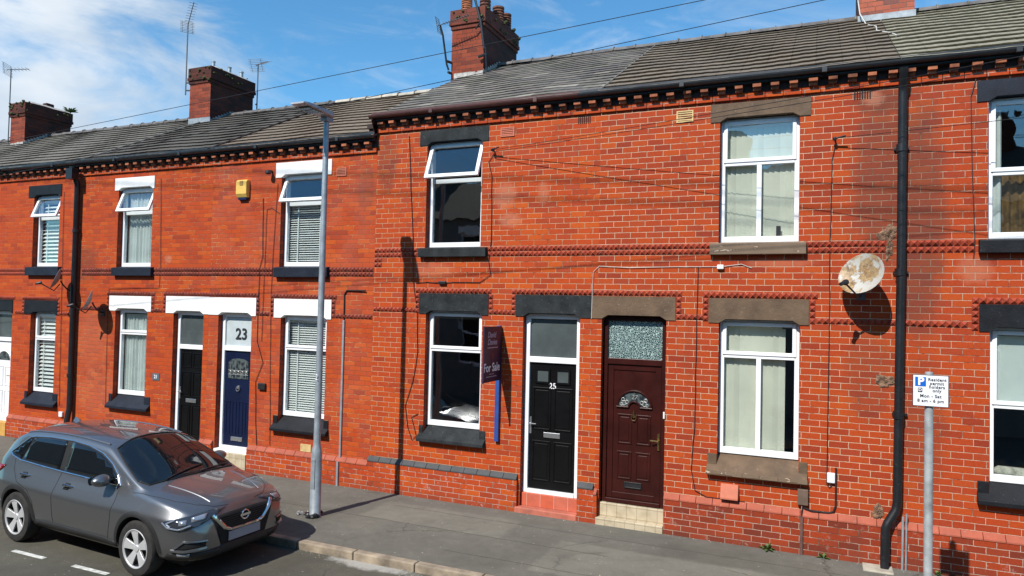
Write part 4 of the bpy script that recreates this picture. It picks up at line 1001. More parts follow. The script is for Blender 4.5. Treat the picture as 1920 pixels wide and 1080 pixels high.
# ------------------------------------------------------------------ blinds and curtains behind the panes
def vertical_blind(x0, x1, z0, z1, label, miss=(), y=.205, w=.085):
    b = MB(); x = x0; i = 0
    while x < x1-.03:
        if i not in miss:
            a = random.uniform(.10, .34)+.06*math.sin(i); dy = w*.5*math.sin(a); dx = w*.52*math.cos(a)
            zb = z0+random.uniform(0, .03)
            b.add([(x-dx+.04, y-dy, zb), (x+dx+.04, y+dy, zb), (x+dx+.04, y+dy, z1), (x-dx+.04, y-dy, z1)], [(0, 1, 2, 3)])
            b.add([(x-dx+.04, y-dy-.002, zb), (x+dx+.04, y+dy-.002, zb), (x+dx+.04, y+dy-.002, z1), (x-dx+.04, y-dy-.002, z1)], [(3, 2, 1, 0)])
        x += w*.86; i += 1
    b.box(x0, x1, y-.02, y+.02, z1, z1+.03)
    return tag(b.build('vertical_blind', BLIND), label, 'blind')
def venetian(x0, x1, z0, z1, label, y=.20, pitch=.042, ang=.55, hw=.024):
    b = MB(); z = z0
    while z < z1:
        dy = hw*math.cos(ang); dz = hw*math.sin(ang)
        b.box(0, 0, 0, 0, 0, 0) if False else b.add([(x0, y-dy, z-dz), (x1, y-dy, z-dz), (x1, y+dy, z+dz), (x0, y+dy, z+dz), (x0, y-dy, z-dz+.003), (x1, y-dy, z-dz+.003), (x1, y+dy, z+dz+.003), (x0, y+dy, z+dz+.003)], [(0, 1, 2, 3), (4, 7, 6, 5), (0, 4, 5, 1), (2, 6, 7, 3)])
        z += pitch
    o = b.build('venetian_blind', VENET)
    t = MB()
    for f_ in (.22, .78): xx = x0+(x1-x0)*f_; t.box(xx-.012, xx+.012, y-.030, y-.027, z0, z1)
    t.box(x0, x1, y-.03, y+.03, z1, z1+.05)
    t.build('ladder_tape', VENET, o, local=True)
    return tag(o, label, 'blind')
def curtain(x0, x1, z0, z1, label, mat, y=.21, waves=9, amp=.022, name='net_curtain', flare=0.):
    b = MB(); n = waves*6
    pts = []
    for i in range(n+1):
        f_ = i/n; pts.append((x0+(x1-x0)*f_, y+amp*math.sin(f_*waves*2*math.pi+random.uniform(-.2, .2))+amp*.4*math.sin(f_*waves*.7*2*math.pi)))
    v = [(p[0], p[1], z0) for p in pts]+[(p[0], p[1], z1) for p in pts]+[(p[0], p[1]+.003, z0) for p in pts]+[(p[0], p[1]+.003, z1) for p in pts]
    m_ = n+1
    b.add(v, [(i, i+1, i+1+m_, i+m_) for i in range(n)]+[(i+2*m_, i+3*m_, i+1+3*m_, i+1+2*m_) for i in range(n)])
    return tag(b.build(name, mat, smooth=True), label, 'curtain')
vertical_blind(-1.24, -.30, 4.20, 5.78, 'cream vertical blind in the upper window beside the rusty dish, above the maroon-door house sill')
vertical_blind(-1.23, -.46, 1.24, 2.95, 'cream vertical blind drawn most of the way across the lower window beside the maroon door')
b = MB(); b.box(-.55, -.49, .135, .14, 4.225, 4.37); tag(b.build('card', BLKP), 'small black card standing in the corner of the window with cream blinds', 'card')
MB()
venetian(-9.08, -8.17, 3.91, 4.95, 'white venetian blind in the upper window behind the lamp post')
venetian(-9.0, -8.10, 1.16, 2.80, 'white venetian blind in the lower window behind the lamp post')
venetian(-16.18, -15.42, 3.92, 5.3, 'white slatted blind in the upper window left of the far downpipe', ang=.75, pitch=.085, hw=.036)
venetian(-16.14, -15.42, 1.12, 2.70, 'white slatted blind in the lower window left of the far downpipe', ang=.75, pitch=.085, hw=.036)
curtain(-13.43, -12.56, 3.9, 5.38, 'pale net curtain in the upper window above the small wall plate 21', NET)
curtain(-13.40, -12.60, 1.25, 2.85, 'pale net curtain in the lower window above the car roof', NET)
curtain(2.08, 2.62, 4.2, 4.98, 'gold curtain in the upper window at the right edge', CURT, waves=6, name='curtain', y=.30)
curtain(1.96, 2.06, 4.2, 5.75, 'pale curtain edge in the upper window at the right edge, beside the gold curtain', NET, waves=1, y=.2)
b = MB(); b.box(1.96, 2.90, .19, .20, 2.14, 2.95)
tag(b.build('roller_blind', ROLLER), 'pale roller blind in the top of the lower window at the right edge', 'blind')
b = MB(); b.tube([(1.98, .24, 1.27), (2.05, .24, 1.29), (2.3, .24, 1.28), (2.6, .24, 1.27)], [.03, .06, .065, .05], 10)
tag(b.build('bolster', WARM, smooth=True), 'cream bolster on the sill of the lower window at the right edge', 'cushion')
# ------------------------------------------------------------------ street lamp
LX, LY = -6.835, -1.66
lamp = thing('street_lamp', 'tall galvanised street lamp on the pavement beside the parked car', 'street lamp', (LX, LY, 0))
b = MB(); b.lathe([(.095, -.02), (.095, .0), (.080, .02), (.080, .90), (.074, .98), (.055, 1.05), (.052, 1.10), (.047, 3.0), (.040, 5.90), (.040, 5.98), (.0, 5.98)], (LX, LY, 0), 20)
b.build('column', GALV, lamp, smooth=True)
b = MB(); b.box(LX-.035, LX+.035, LY-.0825, LY-.076, .42, .86); b.build('column_door', GALV, lamp, bevel=.004)
b = MB(); b.box(LX-.06, LX+.06, LY-.07, LY+.09, 5.90, 5.975); b.build('bracket', GALV, lamp, bevel=.01)
b = MB()
v = []
for (yy, w_, zt_, zb_) in ((.06, .085, 6.025, 5.985), (-.02, .125, 6.045, 5.97), (-.56, .135, 6.035, 5.99), (-.66, .12, 6.022, 5.998)):
    v += [(LX-w_, LY+yy, zb_+.012), (LX-w_*.9, LY+yy, zb_), (LX+w_*.9, LY+yy, zb_), (LX+w_, LY+yy, zb_+.012), (LX+w_*.96, LY+yy, zt_), (LX-w_*.96, LY+yy, zt_)]
n = 6
b.add(v, [(i*n+k, i*n+(k+1) % n, (i+1)*n+(k+1) % n, (i+1)*n+k) for i in range(3) for k in range(n)]+[tuple(range(n)), tuple(range(len(v)-1, len(v)-n-1, -1))])
head = b.build('lantern', simple('grey_lantern', (.42, .42, .43), .5, metal=.2, var=.10), lamp)
MB().box(LX-.10, LX+.10, LY-.53, LY-.24, 5.968, 5.984).build('led_panel', simple('lamp_lens', (.10, .095, .06), .2), head)
text('column_number', '2', .13, INKW, lamp, (LX+.0, LY-.056, 2.06), rot=(R(90), 0, R(-20)))
b = MB()
for i in range(14):
    a = random.uniform(0, 6.28); r_ = random.uniform(.08, .13); lump(b, (LX+math.cos(a)*r_-.02, LY+math.sin(a)*r_, .015+random.uniform(0, .03)), random.uniform(.025, .05), .8)
tag(b.build('plastic_wrapping', simple('black_polythene', (.015, .015, .016), .35, var=.3)), 'crumpled black plastic wrapped round the foot of the street lamp', 'litter')
b = MB()
for i in range(5): lump(b, (LX-.19-random.uniform(0, .13), LY-.03+random.uniform(-.05, .05), .02), random.uniform(.02, .035), .8)
tag(b.build('plastic_scrap', simple('grey_polythene', (.25, .25, .25), .4, var=.6, scale=25)), 'grey and black plastic scrap lying left of the street lamp foot', 'litter')
# ------------------------------------------------------------------ parking sign on its post
SX, SY = 1.005, -2.15
sg = thing('parking_sign', 'white and blue residents parking sign on a weathered grey post', 'sign', (SX, SY, 0))
MB().lathe([(.040, -.02), (.038, 2.60), (.036, 2.62), (.0, 2.625)], (SX, SY, 0), 16).build('post', GALVW, sg, smooth=True)
pz0, pz1 = 2.285, 2.595; px0, px1 = SX-.148, SX+.162; py = SY-.052
b = MB(); b.box(px0, px1, py, py+.006, pz0, pz1); b.box(SX-.05, SX+.05, py+.006, py+.05, pz0+.04, pz0+.07); b.box(SX-.05, SX+.05, py+.006, py+.05, pz1-.07, pz1-.04)
pl = b.build('sign_back', INKK, sg, bevel=.003)
MB().box(px0+.006, px1-.006, py-.003, py-.0005, pz0+.006, pz1-.006).build('sign_face', SIGNW, sg, bevel=.002)
MB().box(px0+.022, px0+.115, py-.006, py-.0035, pz1-.112, pz1-.022).build('parking_symbol', SIGNB, sg)
text('letter_p', 'P', .105, INKW, sg, (px0+.071, py-.0075, pz1-.067), extrude=.001, bold=.004)
MB().box(px0+.046, px0+.084, py-.006, py-.0035, pz1-.170, pz1-.128).build('zone_symbol', INKK, sg)
text('letter_d', 'D', .040, INKW, sg, (px0+.065, py-.0075, pz1-.149), extrude=.001, bold=.001)
for (s_, xx, zz, sz) in (('Resident', .210, -.045, .041), ('permit', .208, -.082, .041), ('holders', .208, -.117, .041), ('only', .208, -.152, .041), ('Mon - Sat', .155, -.207, .043), ('8 am - 6 pm', .155, -.253, .043)):
    text('sign_text', s_, sz, INKK, sg, (px0+xx, py-.0045, pz1+zz), extrude=.001, bold=.0008, space=1.08)
# ------------------------------------------------------------------ for sale board
fs = thing('for_sale_board', 'navy for sale board on a blue post fixed beside the white door frame', 'sign', (-4.64, 0, 0))
MB().box(-4.675, -4.605, -.06, -.004, 1.05, 2.87).build('post', BLUEP, fs, bevel=.004)
MB().box(-4.604, -4.592, -.66, -.02, 2.02, 2.865).build('board', NAVYB, fs, bevel=.002)
e = MB(); e.box(-4.612, -4.586, -.672, -.66, 2.01, 2.87); e.build('edge_trim', NAVYB, fs)
RT = (R(90), 0, R(90)); bx = -4.5905
text('board_text', 'David', .125, INKP, fs, (bx, -.40, 2.735), RT, extrude=.0012, shear=.25, bold=.002); text('board_text', 'Davies', .125, INKP, fs, (bx, -.375, 2.625), RT, extrude=.0012, shear=.25, bold=.002)
text('board_text', 'For Sale', .185, INKW, fs, (bx, -.375, 2.235), RT, extrude=.0012, bold=.003, sx=.95)
b = MB(); b.box(bx-.001, bx+.001, -.54, -.17, 2.535, 2.548); b.box(bx-.001, bx+.001, -.47, -.29, 2.135, 2.143); b.box(bx-.001, bx+.001, -.57, -.20, 2.095, 2.106); b.build('small_print', INKP, fs)
b = MB(); b.lathe([(.0, .0), (.055, .0)], (0, 0, 0), 12, 'x'); bb = MB(); bb.add([(bx, -.36+p[1], 2.42+p[2]) for p in b.v], b.f); bb.prism_x([(-.43, 2.44), (-.36, 2.32), (-.29, 2.44), (-.36, 2.49)], bx-.001, bx+.0008); bb.build('heart_motif', INKM, fs)
# ------------------------------------------------------------------ satellite dishes
def dish(loc, mat, label, r=.29, az=-126., el=22.):
    """loc = wall fixing"""
    t = thing('satellite_dish', label, 'satellite dish', loc, group='satellite dishes on the house fronts')
    n = Vector((math.cos(R(az))*math.cos(R(el)), math.sin(R(az))*math.cos(R(el)), math.sin(R(el))))
    up_ = Vector((0, 0, 1)); sx_ = up_.cross(n).normalized(); sy_ = n.cross(sx_)
    c = Vector((0, -.34, .06))
    b = MB(); rings = 7; seg = 28; v = []
    for side in (0, 1):
        for i in range(rings+1):
            rr = r*i/rings
            for k in range(seg):
                a = 2*math.pi*k/seg; d_ = .30*(rr*rr)/r - .3*r*.5
                v.append(c+sx_*(rr*1.04*math.cos(a))+sy_*(rr*.95*math.sin(a)*(1+.06*math.sin(a)))+n*(d_-side*.006))
    m_ = (rings+1)*seg; fs_ = []
    for side in (0, 1):
        for i in range(rings):
            for k in range(seg):
                k2 = (k+1) % seg; q4 = (side*m_+i*seg+k, side*m_+i*seg+k2, side*m_+(i+1)*seg+k2, side*m_+(i+1)*seg+k); fs_.append(q4)
    for k in range(seg): k2 = (k+1) % seg; fs_.append((rings*seg+k, rings*seg+k2, m_+rings*seg+k2, m_+rings*seg+k))
    b.add(v, fs_); b.build('reflector', mat, t, smooth=True, local=True, auto=60)
    bot = c-sy_*r*.86+n*.01
    foc = c-sy_*r*.80+n*r*1.05
    a = MB(); a.tube([c-n*.09-sy_*.06, bot-n*.06-sy_*.03, foc-n*.05], .012, 8); a.build('feed_arm', BLKP, t, local=True)
    l = MB(); d_ = (c-foc).normalized(); l.tube([foc-d_*.075, foc-d_*.02, foc+d_*.01, foc+d_*.05], [.022, .024, .035, .035], 12); l.build('feed_horn', BLKP, t, local=True, smooth=True)
    mk = MB(); mk.tube([(0, -.006, -.16), (0, -.09, -.15), (0, -.20, -.05), c-n*.10-sy_*.02], .016, 8); mk.box(-.05, .05, -.012, -.001, -.24, -.08); mk.tube([c-n*.085-sx_*.05, c-n*.085+sx_*.05], .02, 8)
    mk.build('wall_bracket', ALU if mat is DISHR else BLKP, t, local=True)
    return t
dish((.50, 0, 3.60), DISHR, 'rusty white satellite dish left of the black downpipe')
dish((-14.86, 0, 3.48), DISHG, 'grey satellite dish seen edge-on left of the far downpipe', r=.24)
dish((-13.84, 0, 3.03), DISHG, 'grey satellite dish seen edge-on between the far downpipe and a white lintel', r=.24)
# ------------------------------------------------------------------ alarm box, plates, small wall fittings
t = thing('alarm_box', 'yellow burglar alarm box under the eaves of the navy-door house', 'alarm', (-10.04, 0, 5.10))
b = MB(); b.prism_x([(-.001, 5.13), (-.001, 5.47), (-.07, 5.47), (-.10, 5.43), (-.10, 5.20), (-.06, 5.13)], -10.17, -9.91); b.build('cover', ALARM, t, bevel=.012)
MB().box(-10.07, -9.99, -.108, -.098, 5.36, 5.44).build('sounder_grille', simple('ochre_grille', (.35, .2, .04), .5), t); MB().prism_x([(-.001, 5.09), (-.06, 5.09), (-.07, 5.128), (-.001, 5.128)], -10.14, -9.94).build('strobe', simple('blue_lens', (.02, .03, .10), .2), t, bevel=.005)
b = MB(); b.box(-12.315, -12.12, -.010, -.001, 1.54, 1.68); hp = tag(b.build('number_plate', simple('slate_plate', (.10, .12, .14), .4)), 'dark house number plate reading 21 on the brick pier', 'number plate')
text('plate_number', '21', .10, INKW, hp, (-12.217, -.012, 1.61), extrude=.001, bold=.002)
b = MB(); b.box(-9.53, -9.36, -.05, -.001, 1.54, 1.66); tag(b.build('junction_box', BLKP, bevel=.012), 'black junction box on the wall right of the navy door', 'box')
t = thing('security_light', 'small black security light left of the white upper lintel of the navy-door house', 'wall light', (-9.38, 0, 5.59))
b = MB(); b.tube([(-9.38, -.002, 5.60), (-9.38, -.08, 5.60)], .02, 8); b.build('stalk', BLKP, t); b = MB(); b.lathe([(.0, .03), (.05, .02), (.055, -.03), (.03, -.05), (0, -.05)], (-9.38, -.11, 5.58), 12); b.build('lamp_head', BLKP, t, smooth=True)
# ------------------------------------------------------------------ cables clipped to the fronts
def wall_cable(pts, label, r=.0055, mat=CABLE, y=-.012, name='wall_cable'):
    P = []
    for a, c in zip(pts[:-1], pts[1:]):
        n = max(1, int(math.hypot(c[0]-a[0], c[1]-a[1])/.25))
        for i in range(n): f_ = i/n; P.append((a[0]+(c[0]-a[0])*f_+random.uniform(-.005, .005), y-random.uniform(0, .004), a[1]+(c[1]-a[1])*f_+random.uniform(-.004, .004)))
    P.append((pts[-1][0], y, pts[-1][1]))
    return tag(MB().tube(P, r, 6).build(name, mat, smooth=True), label, 'cable')
wall_cable([(-6.41, 6.04), (-6.37, 5.45), (-6.28, 4.26), (-6.24, 3.46), (-6.16, 3.05), (-6.13, 2.39), (-6.21, 1.89), (-6.35, 1.48), (-6.29, 1.13), (-6.20, .92), (-6.12, 1.0), (-6.22, 1.3), (-6.1, 1.36)], 'black cable running down the wall left of the open upper window of house 25')
wall_cable([(-4.8, 5.64), (-4.9, 5.50), (-4.84, 5.27), (-4.82, 4.24), (-4.86, 3.9), (-4.82, 3.68), (-5.01, 3.56), (-5.5, 3.56), (-5.7, 3.54), (-6.0, 3.56), (-6.2, 3.54)], 'black cable from the wall bracket right of the open upper window of house 25')
b = MB(); b.box(-5.76, -5.62, -.045, -.006, 3.52, 3.575); tag(b.build('cable_joint', BLKP, bevel=.01), 'black cable joint above the dark grey lintel of the lower window', 'cable joint')
wall_cable([(-3.125, 3.02), (-3.125, 3.44), (-3.11, 3.73), (-3.02, 3.81), (-2.57, 3.79), (-2.1, 3.80), (-1.49, 3.80), (-1.27, 3.80), (-.99, 3.83), (-.85, 3.78)], 'pale cable along the wall above the maroon door', mat=CABLEW, r=.0045)
b = MB(); b.box(-1.31, -1.22, -.05, -.006, 3.765, 3.825); tag(b.build('cable_box', WBOX, bevel=.008), 'small white cable box under the flaking upper sill', 'box')
wall_cable([(-1.575, 3.80), (-1.58, 3.05), (-1.59, 1.54), (-1.63, .94), (-1.57, .66), (-1.41, .585), (-.9, .58)], 'black cable down the wall between the maroon door and its window')
wall_cable([(.18, 5.42), (.14, 5.21), (.13, 4.15), (.13, 3.09), (.12, 1.69), (.12, .95), (.15, .90), (.19, .95)], 'black cable down the wall left of the rusty dish')
wall_cable([(1.76, 6.12), (1.70, 5.91), (1.72, 5.12), (1.75, 4.1), (1.74, 3.9)], 'black cable beside the upper window at the right edge')
wall_cable([(-9.57, 5.11), (-9.54, 4.02), (-9.59, 3.82), (-9.61, 3.22), (-9.61, 2.43), (-9.45, 2.04), (-9.61, 1.68), (-9.58, .94), (-9.54, .5)], 'black cable down the wall right of the navy door, the leftmost of three')
wall_cable([(-9.17, 4.81), (-9.36, 4.92), (-9.47, 4.90), (-9.48, 4.02), (-9.5, 2.43)], 'black cable looping out of the upper window behind the lamp post', r=.0045)
wall_cable([(-9.23, 5.36), (-9.29, 4.02), (-9.31, 3.3), (-9.25, 1.26), (-9.23, .53)], 'thin black cable down the wall close beside the window behind the lamp post', r=.0045)
wall_cable([(-12.26, 5.62), (-12.19, 3.83), (-12.21, 3.4), (-12.81, 3.39), (-13.67, 3.37), (-13.69, 3.0), (-13.65, .93)], 'black cable round the white lintel left of the small wall plate 21', r=.0045)
wall_cable([(-15.22, 5.48), (-15.17, 3.14), (-15.11, .82)], 'black cable down the wall left of the far downpipe', r=.0045)
t = thing('cable_conduit', 'grey conduit with black cable top on the wall right of the lamp post', 'conduit', (-7.65, 0, 0))
MB().box(-7.665, -7.63, -.03, -.001, .45, 2.88).build('conduit', GALV, t); MB().box(-7.665, -7.63, -.092, -.062, -.02, .42).build('conduit', GALV, t)
MB().tube([(-7.648, -.016, 2.87), (-7.65, -.016, 3.33), (-7.60, -.018, 3.40), (-7.2, -.03, 3.40)], .012, 8).build('cable', CABLE, t)
# wall brackets with drop wires
for (bx_, bz_, lab) in ((-4.80, 5.66, 'rusty wire bracket right of the open upper window of house 25'), (.18, 5.46, 'rusty wire bracket left of the downpipe, above the rusty dish')):
    b = MB(); b.tube([(bx_, -.001, bz_), (bx_, -.09, bz_+.02), (bx_+.12, -.12, bz_+.04)], .012, 8); b.lathe([(.0, -.02), (.022, -.015), (.028, .01), (.015, .03), (0, .03)], (bx_-.01, -.08, bz_+.01), 10)
    tag(b.build('wire_bracket', BLKP), lab, 'bracket')
def sag(p, q_, s, r, label, n=28, name='overhead_cable', mat=CABLE):
    P = []
    for i in range(n+1):
        f_ = i/n; v = Vector(p).lerp(Vector(q_), f_); v.z -= s*4*f_*(1-f_); P.append(v)
    return tag(MB().tube(P, r, 6).build(name, mat, smooth=True), label, 'cable')
sag((-44, -2.45, 4.27), (16, -2.45, 7.54), .06, .0042, 'upper overhead cable crossing the sky in front of the chimneys')
sag((-44, -2.2, 2.99), (16, -2.2, 7.79), .05, .0042, 'lower overhead cable crossing the sky in front of the slate roof')
sag((-4.80, -.09, 5.67), (7.0, -2.1, 6.35), .10, .004, 'drop wire rising right from the bracket of house 25', name='drop_wire')
sag((-4.80, -.09, 5.64), (7.0, -2.7, 6.0), .08, .004, 'second drop wire rising right from the bracket of house 25', name='drop_wire')
sag((.18, -.1, 5.48), (7.5, -1.0, 5.75), .05, .004, 'drop wire running right from the bracket above the rusty dish', name='drop_wire')
sag((-30, -6.0, 13.45), (14, -6.0, 10.1), .05, .011, 'overhead cable above the picture that throws the upper long shadow line on the brick fronts')
sag((-30, -6.3, 13.4), (14, -6.3, 10.15), .05, .011, 'overhead cable above the picture that throws the lower long shadow line on the brick fronts')
# ------------------------------------------------------------------ aerials
def yagi(b, p, d, L, n, ew, refl=True):
    d = Vector(d).normalized(); p = Vector(p); s_ = d.cross(Vector((0, 0, 1))).normalized(); u_ = s_.cross(d)
    b.tube([p-d*.12, p+d*L], .010, 6)
    for i in range(n): q_ = p+d*(L*(i+.6)/n); b.tube([q_-s_*ew, q_+s_*ew], .005, 5)
    if refl:
        for k_ in (-1, 1):
            for j in range(4): q_ = p-d*(.10)+u_*k_*(.03+.045*j)-d*.02*j*0; b.tube([q_-s_*ew*1.7, q_+s_*ew*1.7], .005, 5)
        for e_ in (-1, 1): b.tube([p-d*.1+s_*e_*ew*1.2+u_*.17, p-d*.1+s_*e_*ew*1.2-u_*.17], .005, 5)
def aerial(label, x, y, z0, z1, d, L, n, ew, r=.016, fixing=None):
    t = thing('tv_aerial', label, 'aerial', (x, y, z0), group='television aerials on the chimneys')
    b = MB(); b.tube([(x, y, z0), (x, y, z1)], r, 8)
    if fixing:
        for z in (z0+.12, z0+.32): b.tube([(x, y, z), (x+fixing, y+.06, z)], .02, 6)
    b.build('mast', ALU, t)
    b = MB(); yagi(b, (x, y, z1-.02), d, L, n, ew); b.build('antenna', ALU, t)
    return t
aerial('tall thin television aerial left of the middle left chimney', -15.17, 3.05, 8.5, 10.36, (.75, -.5, .28), .95, 9, .10, fixing=.14)
aerial('short television aerial on the right of the middle left chimney', -14.25, 4.62, 8.3, 9.72, (-.2, .9, .5), .55, 6, .13, fixing=-.1)
aerial('television aerial on the far left chimney', -22.36, 3.0, 7.6, 10.0, (.8, .5, .1), .5, 5, .16, fixing=.12)
t = thing('tv_aerial', 'television aerial clamped to the left of the tall chimney with pots', 'aerial', (-7.33, 2.86, 8.1), group='television aerials on the chimneys')
b = MB(); b.tube([(-7.30, 2.9, 8.20), (-7.33, 2.86, 8.32), (-7.36, 2.72, 8.9), (-7.40, 2.66, 9.10)], .022, 8); b.tube([(-7.28, 2.97, 8.15), (-7.30, 2.88, 8.15)], .03, 6); b.tube([(-7.28, 2.97, 8.38), (-7.32, 2.85, 8.38)], .03, 6); b.build('mast', BLKP, t)
b = MB(); yagi(b, (-7.33, 2.64, 9.10), (1, .05, .20), .62, 10, .06); b.build('antenna', ALU, t)
t = thing('tv_aerial', 'leaning black aerial mast strapped to the front corner of the tall chimney', 'aerial', (-6.5, 2.9, 8.6), group='television aerials on the chimneys')
b = MB(); b.tube([(-6.47, 2.90, 8.55), (-6.55, 2.88, 9.12), (-6.72, 2.85, 9.75), (-6.86, 2.85, 10.3)], .026, 8); b.tube([(-6.40, 2.9, 8.1), (-6.44, 2.9, 8.6)], .012, 6); b.tube([(-6.68, 2.9, 9.0), (-6.46, 2.86, 9.22)], .016, 6); b.tube([(-6.60, 2.9, 8.4), (-6.42, 2.92, 8.45)], .03, 6); b.build('mast', BLKP, t)
b = MB(); yagi(b, (-6.86, 2.85, 10.25), (.6, -.6, .1), .7, 8, .12); b.build('antenna', ALU, t)
b = MB()
for i in range(170):
    u_ = random.random()
    if u_ < .55: c = (random.uniform(-6.2, -.5), random.gauss(-2.74, .05), -.097)
    elif u_ < .8: c = (random.uniform(-9.5, 1.4), -.075-abs(random.gauss(0, .06)), .003)
    else: c = (random.uniform(-6.5, 1.2), random.uniform(-2.5, -.2), .003)
    r_ = random.uniform(.004, .012); k_ = [random.uniform(.6, 1.2) for _ in range(6)]
    b.add([(c[0]+r_*k_[0], c[1], c[2]), (c[0], c[1]+r_*k_[1], c[2]), (c[0]-r_*k_[2], c[1], c[2]), (c[0], c[1]-r_*k_[3], c[2]), (c[0], c[1], c[2]+r_*k_[4])], [(0, 1, 4), (1, 2, 4), (2, 3, 4), (3, 0, 4)])
g_ = b.build('grit', simple('mortar_grit', (.45, .38, .28), .9, var=.5, scale=30)); g_['kind'] = 'stuff'; g_['label'] = 'loose grit and mortar crumbs along the kerb and wall foot'
# weeds at the wall foot
tag(weed('w', (-.61, -.09, .0), 16, .17).build('weed', LEAF), 'larger green weed at the wall foot below the red vent cowl', 'weed', 'weeds at the foot of the wall')
tag(weed('w', (.09, -.09, .0), 12, .11).build('weed', LEAF), 'small green weed at the wall foot right of the brown conduit', 'weed', 'weeds at the foot of the wall')
tag(weed('w', (1.36, -.09, .0), 12, .10).build('weed', LEAF), 'small green weed at the wall foot behind the parking sign post', 'weed', 'weeds at the foot of the wall')
#CARBEGIN
# ------------------------------------------------------------------ parked car
def car_paint(name, col, fl):
    q = NM(name); 
    c = q.mix(q.step(q.noise(900, 2, .5), .5, .75, 0, .5), col, fl)
    q.set(color=c, rough=.33, metal=.80, coat=1.0, coat_rough=.015)
    return q.m
CPAINT = car_paint('grey_car_paint', (.185, .19, .198), (.25, .255, .265))
CGLASS = simple('dark_car_glass', (.006, .008, .010), .02, var=.02, spec=.75)
CHROME = simple('chrome', (.72, .73, .75), .12, metal=1., var=.02)
CLAD = simple('black_cladding', (.016, .016, .017), .55, var=.15)
TYRE = simple('tyre_rubber', (.022, .021, .020), .8, var=.3, scale=14)
ALLOY = simple('silver_alloy', (.56, .57, .58), .38, metal=.35, var=.05)
GAP = simple('panel_gap', (.006, .006, .007), .8)
HLENS = simple('headlamp_lens', (.030, .034, .042), .04, var=.05, spec=.8)
HREF = simple('headlamp_reflector', (.40, .44, .50), .15, metal=.6, var=.1)
REDL = simple('red_tail_lamp', (.20, .008, .010), .12, spec=.7)
PLATE = simple('grey_number_plate', (.30, .30, .34), .45, var=.04)
car = thing('parked_car', 'dark grey metallic crossover car parked against the kerb', 'car', (0, 0, 0))
ST = [ # x, zb, ysill, ymid, ysh, zsh, ybelt, zbelt, ytop, ztop, yin, zin, zc
 (-.835, .40, .60, .67, .68, .74, .60, .95, .50, 1.00, .30, 1.02, 1.03),
 (-.72, .30, .77, .83, .835, .78, .745, 1.05, .66, 1.12, .36, 1.15, 1.16),
 (-.54, .27, .82, .872, .88, .80, .79, 1.09, .66, 1.31, .36, 1.36, 1.375),
 (-.32, .25, .84, .89, .905, .80, .775, 1.10, .645, 1.455, .36, 1.52, 1.54),
 (.10, .23, .85, .895, .912, .79, .775, 1.08, .635, 1.485, .36, 1.565, 1.585),
 (.70, .22, .855, .893, .912, .77, .775, 1.05, .635, 1.495, .36, 1.58, 1.60),
 (1.22, .22, .855, .893, .912, .76, .775, 1.03, .63, 1.475, .36, 1.565, 1.585),
 (1.66, .22, .855, .893, .912, .75, .78, 1.015, .625, 1.425, .36, 1.51, 1.53),
 (2.08, .22, .86, .898, .912, .76, .79, 1.0, .70, 1.235, .40, 1.325, 1.35),
 (2.46, .22, .865, .905, .914, .77, .80, .985, .765, 1.065, .45, 1.14, 1.165),
 (2.66, .22, .865, .905, .912, .77, .80, .98, .72, 1.015, .42, 1.075, 1.095),
 (2.98, .23, .86, .90, .90, .77, .82, .94, .64, .99, .36, 1.035, 1.05),
 (3.25, .23, .82, .875, .865, .735, .775, .88, .585, .94, .32, .975, .99),
 (3.43, .24, .74, .80, .785, .68, .69, .80, .50, .875, .28, .91, .925),
 (3.525, .26, .60, .66, .65, .61, .57, .71, .42, .80, .24, .835, .85),
 (3.555, .30, .48, .54, .53, .56, .46, .64, .36, .72, .20, .755, .765)]
def car_shell():
    bm = bmesh.new(); rows = []
    for s in ST:
        x, zb, ys, ym, yh, zh, yb, zbl, yt, zt, yi, zi, zc = s
        half = [(0, zb), (ys-.10, zb), (ys, zb+.07), (ym, (zb+zh)*.5-.02), (yh, zh), (yb, zbl), (yt, zt), (yi, zi), (0, zc)]
        L = [bm.verts.new((x, -p[0], p[1])) for p in half]; Rr = [L[0]]+[bm.verts.new((x, p[0], p[1])) for p in half[1:-1]]+[L[-1]]
        rows.append((L, Rr))
    for (a, a2), (b, b2) in zip(rows[:-1], rows[1:]):
        for k in range(8):
            bm.faces.new((a[k], b[k], b[k+1], a[k+1])); bm.faces.new((a2[k+1], b2[k+1], b2[k], a2[k]))
    for (L, Rr), flip in ((rows[0], 0), (rows[-1], 1)):
        for k in range(8):
            vs = [L[k], L[k+1], Rr[k+1], Rr[k]]
            vs2 = []
            for v in vs:
                if v not in vs2: vs2.append(v)
            bm.faces.new(vs2 if not flip else vs2[::-1])
    cl = bm.edges.layers.float.new('crease_edge')
    for L, Rr in rows:
        for side in (L, Rr):
            pass
    for (a, a2), (b, b2) in zip(rows[:-1], rows[1:]):
        for q_, c_ in ((1, .3), (2, .3), (4, .72), (5, .45), (6, .55)):
            for A_, B_ in ((a, b), (a2, b2)):
                e = bm.edges.get((A_[q_], B_[q_])); 
                if e: e[cl] = c_
    for idx in (7, 10):
        for side in rows[idx]:
            for k in (6, 7):
                e = bm.edges.get((side[k], side[k+1])); 
                if e: e[cl] = .5
    for side in rows[-1]+rows[0]:
        for k in range(8):
            e = bm.edges.get((side[k], side[k+1])); 
            if e: e[cl] = .35
    bmesh.ops.recalc_face_normals(bm, faces=bm.faces)
    me = bpy.data.meshes.new('body'); bm.to_mesh(me); bm.free()
    return me
me = car_shell()
tmp = bpy.data.objects.new('t', me); COL.objects.link(tmp)
sub = tmp.modifiers.new('s', 'SUBSURF'); sub.levels = sub.render_levels = 3
def ev(o):
    bpy.context.view_layer.update()
    return bpy.data.meshes.new_from_object(o.evaluated_get(bpy.context.evaluated_depsgraph_get()))
body_full = ev(tmp)
bmf = bmesh.new(); bmf.from_mesh(body_full); BV = BVHTree.FromBMesh(bmf)
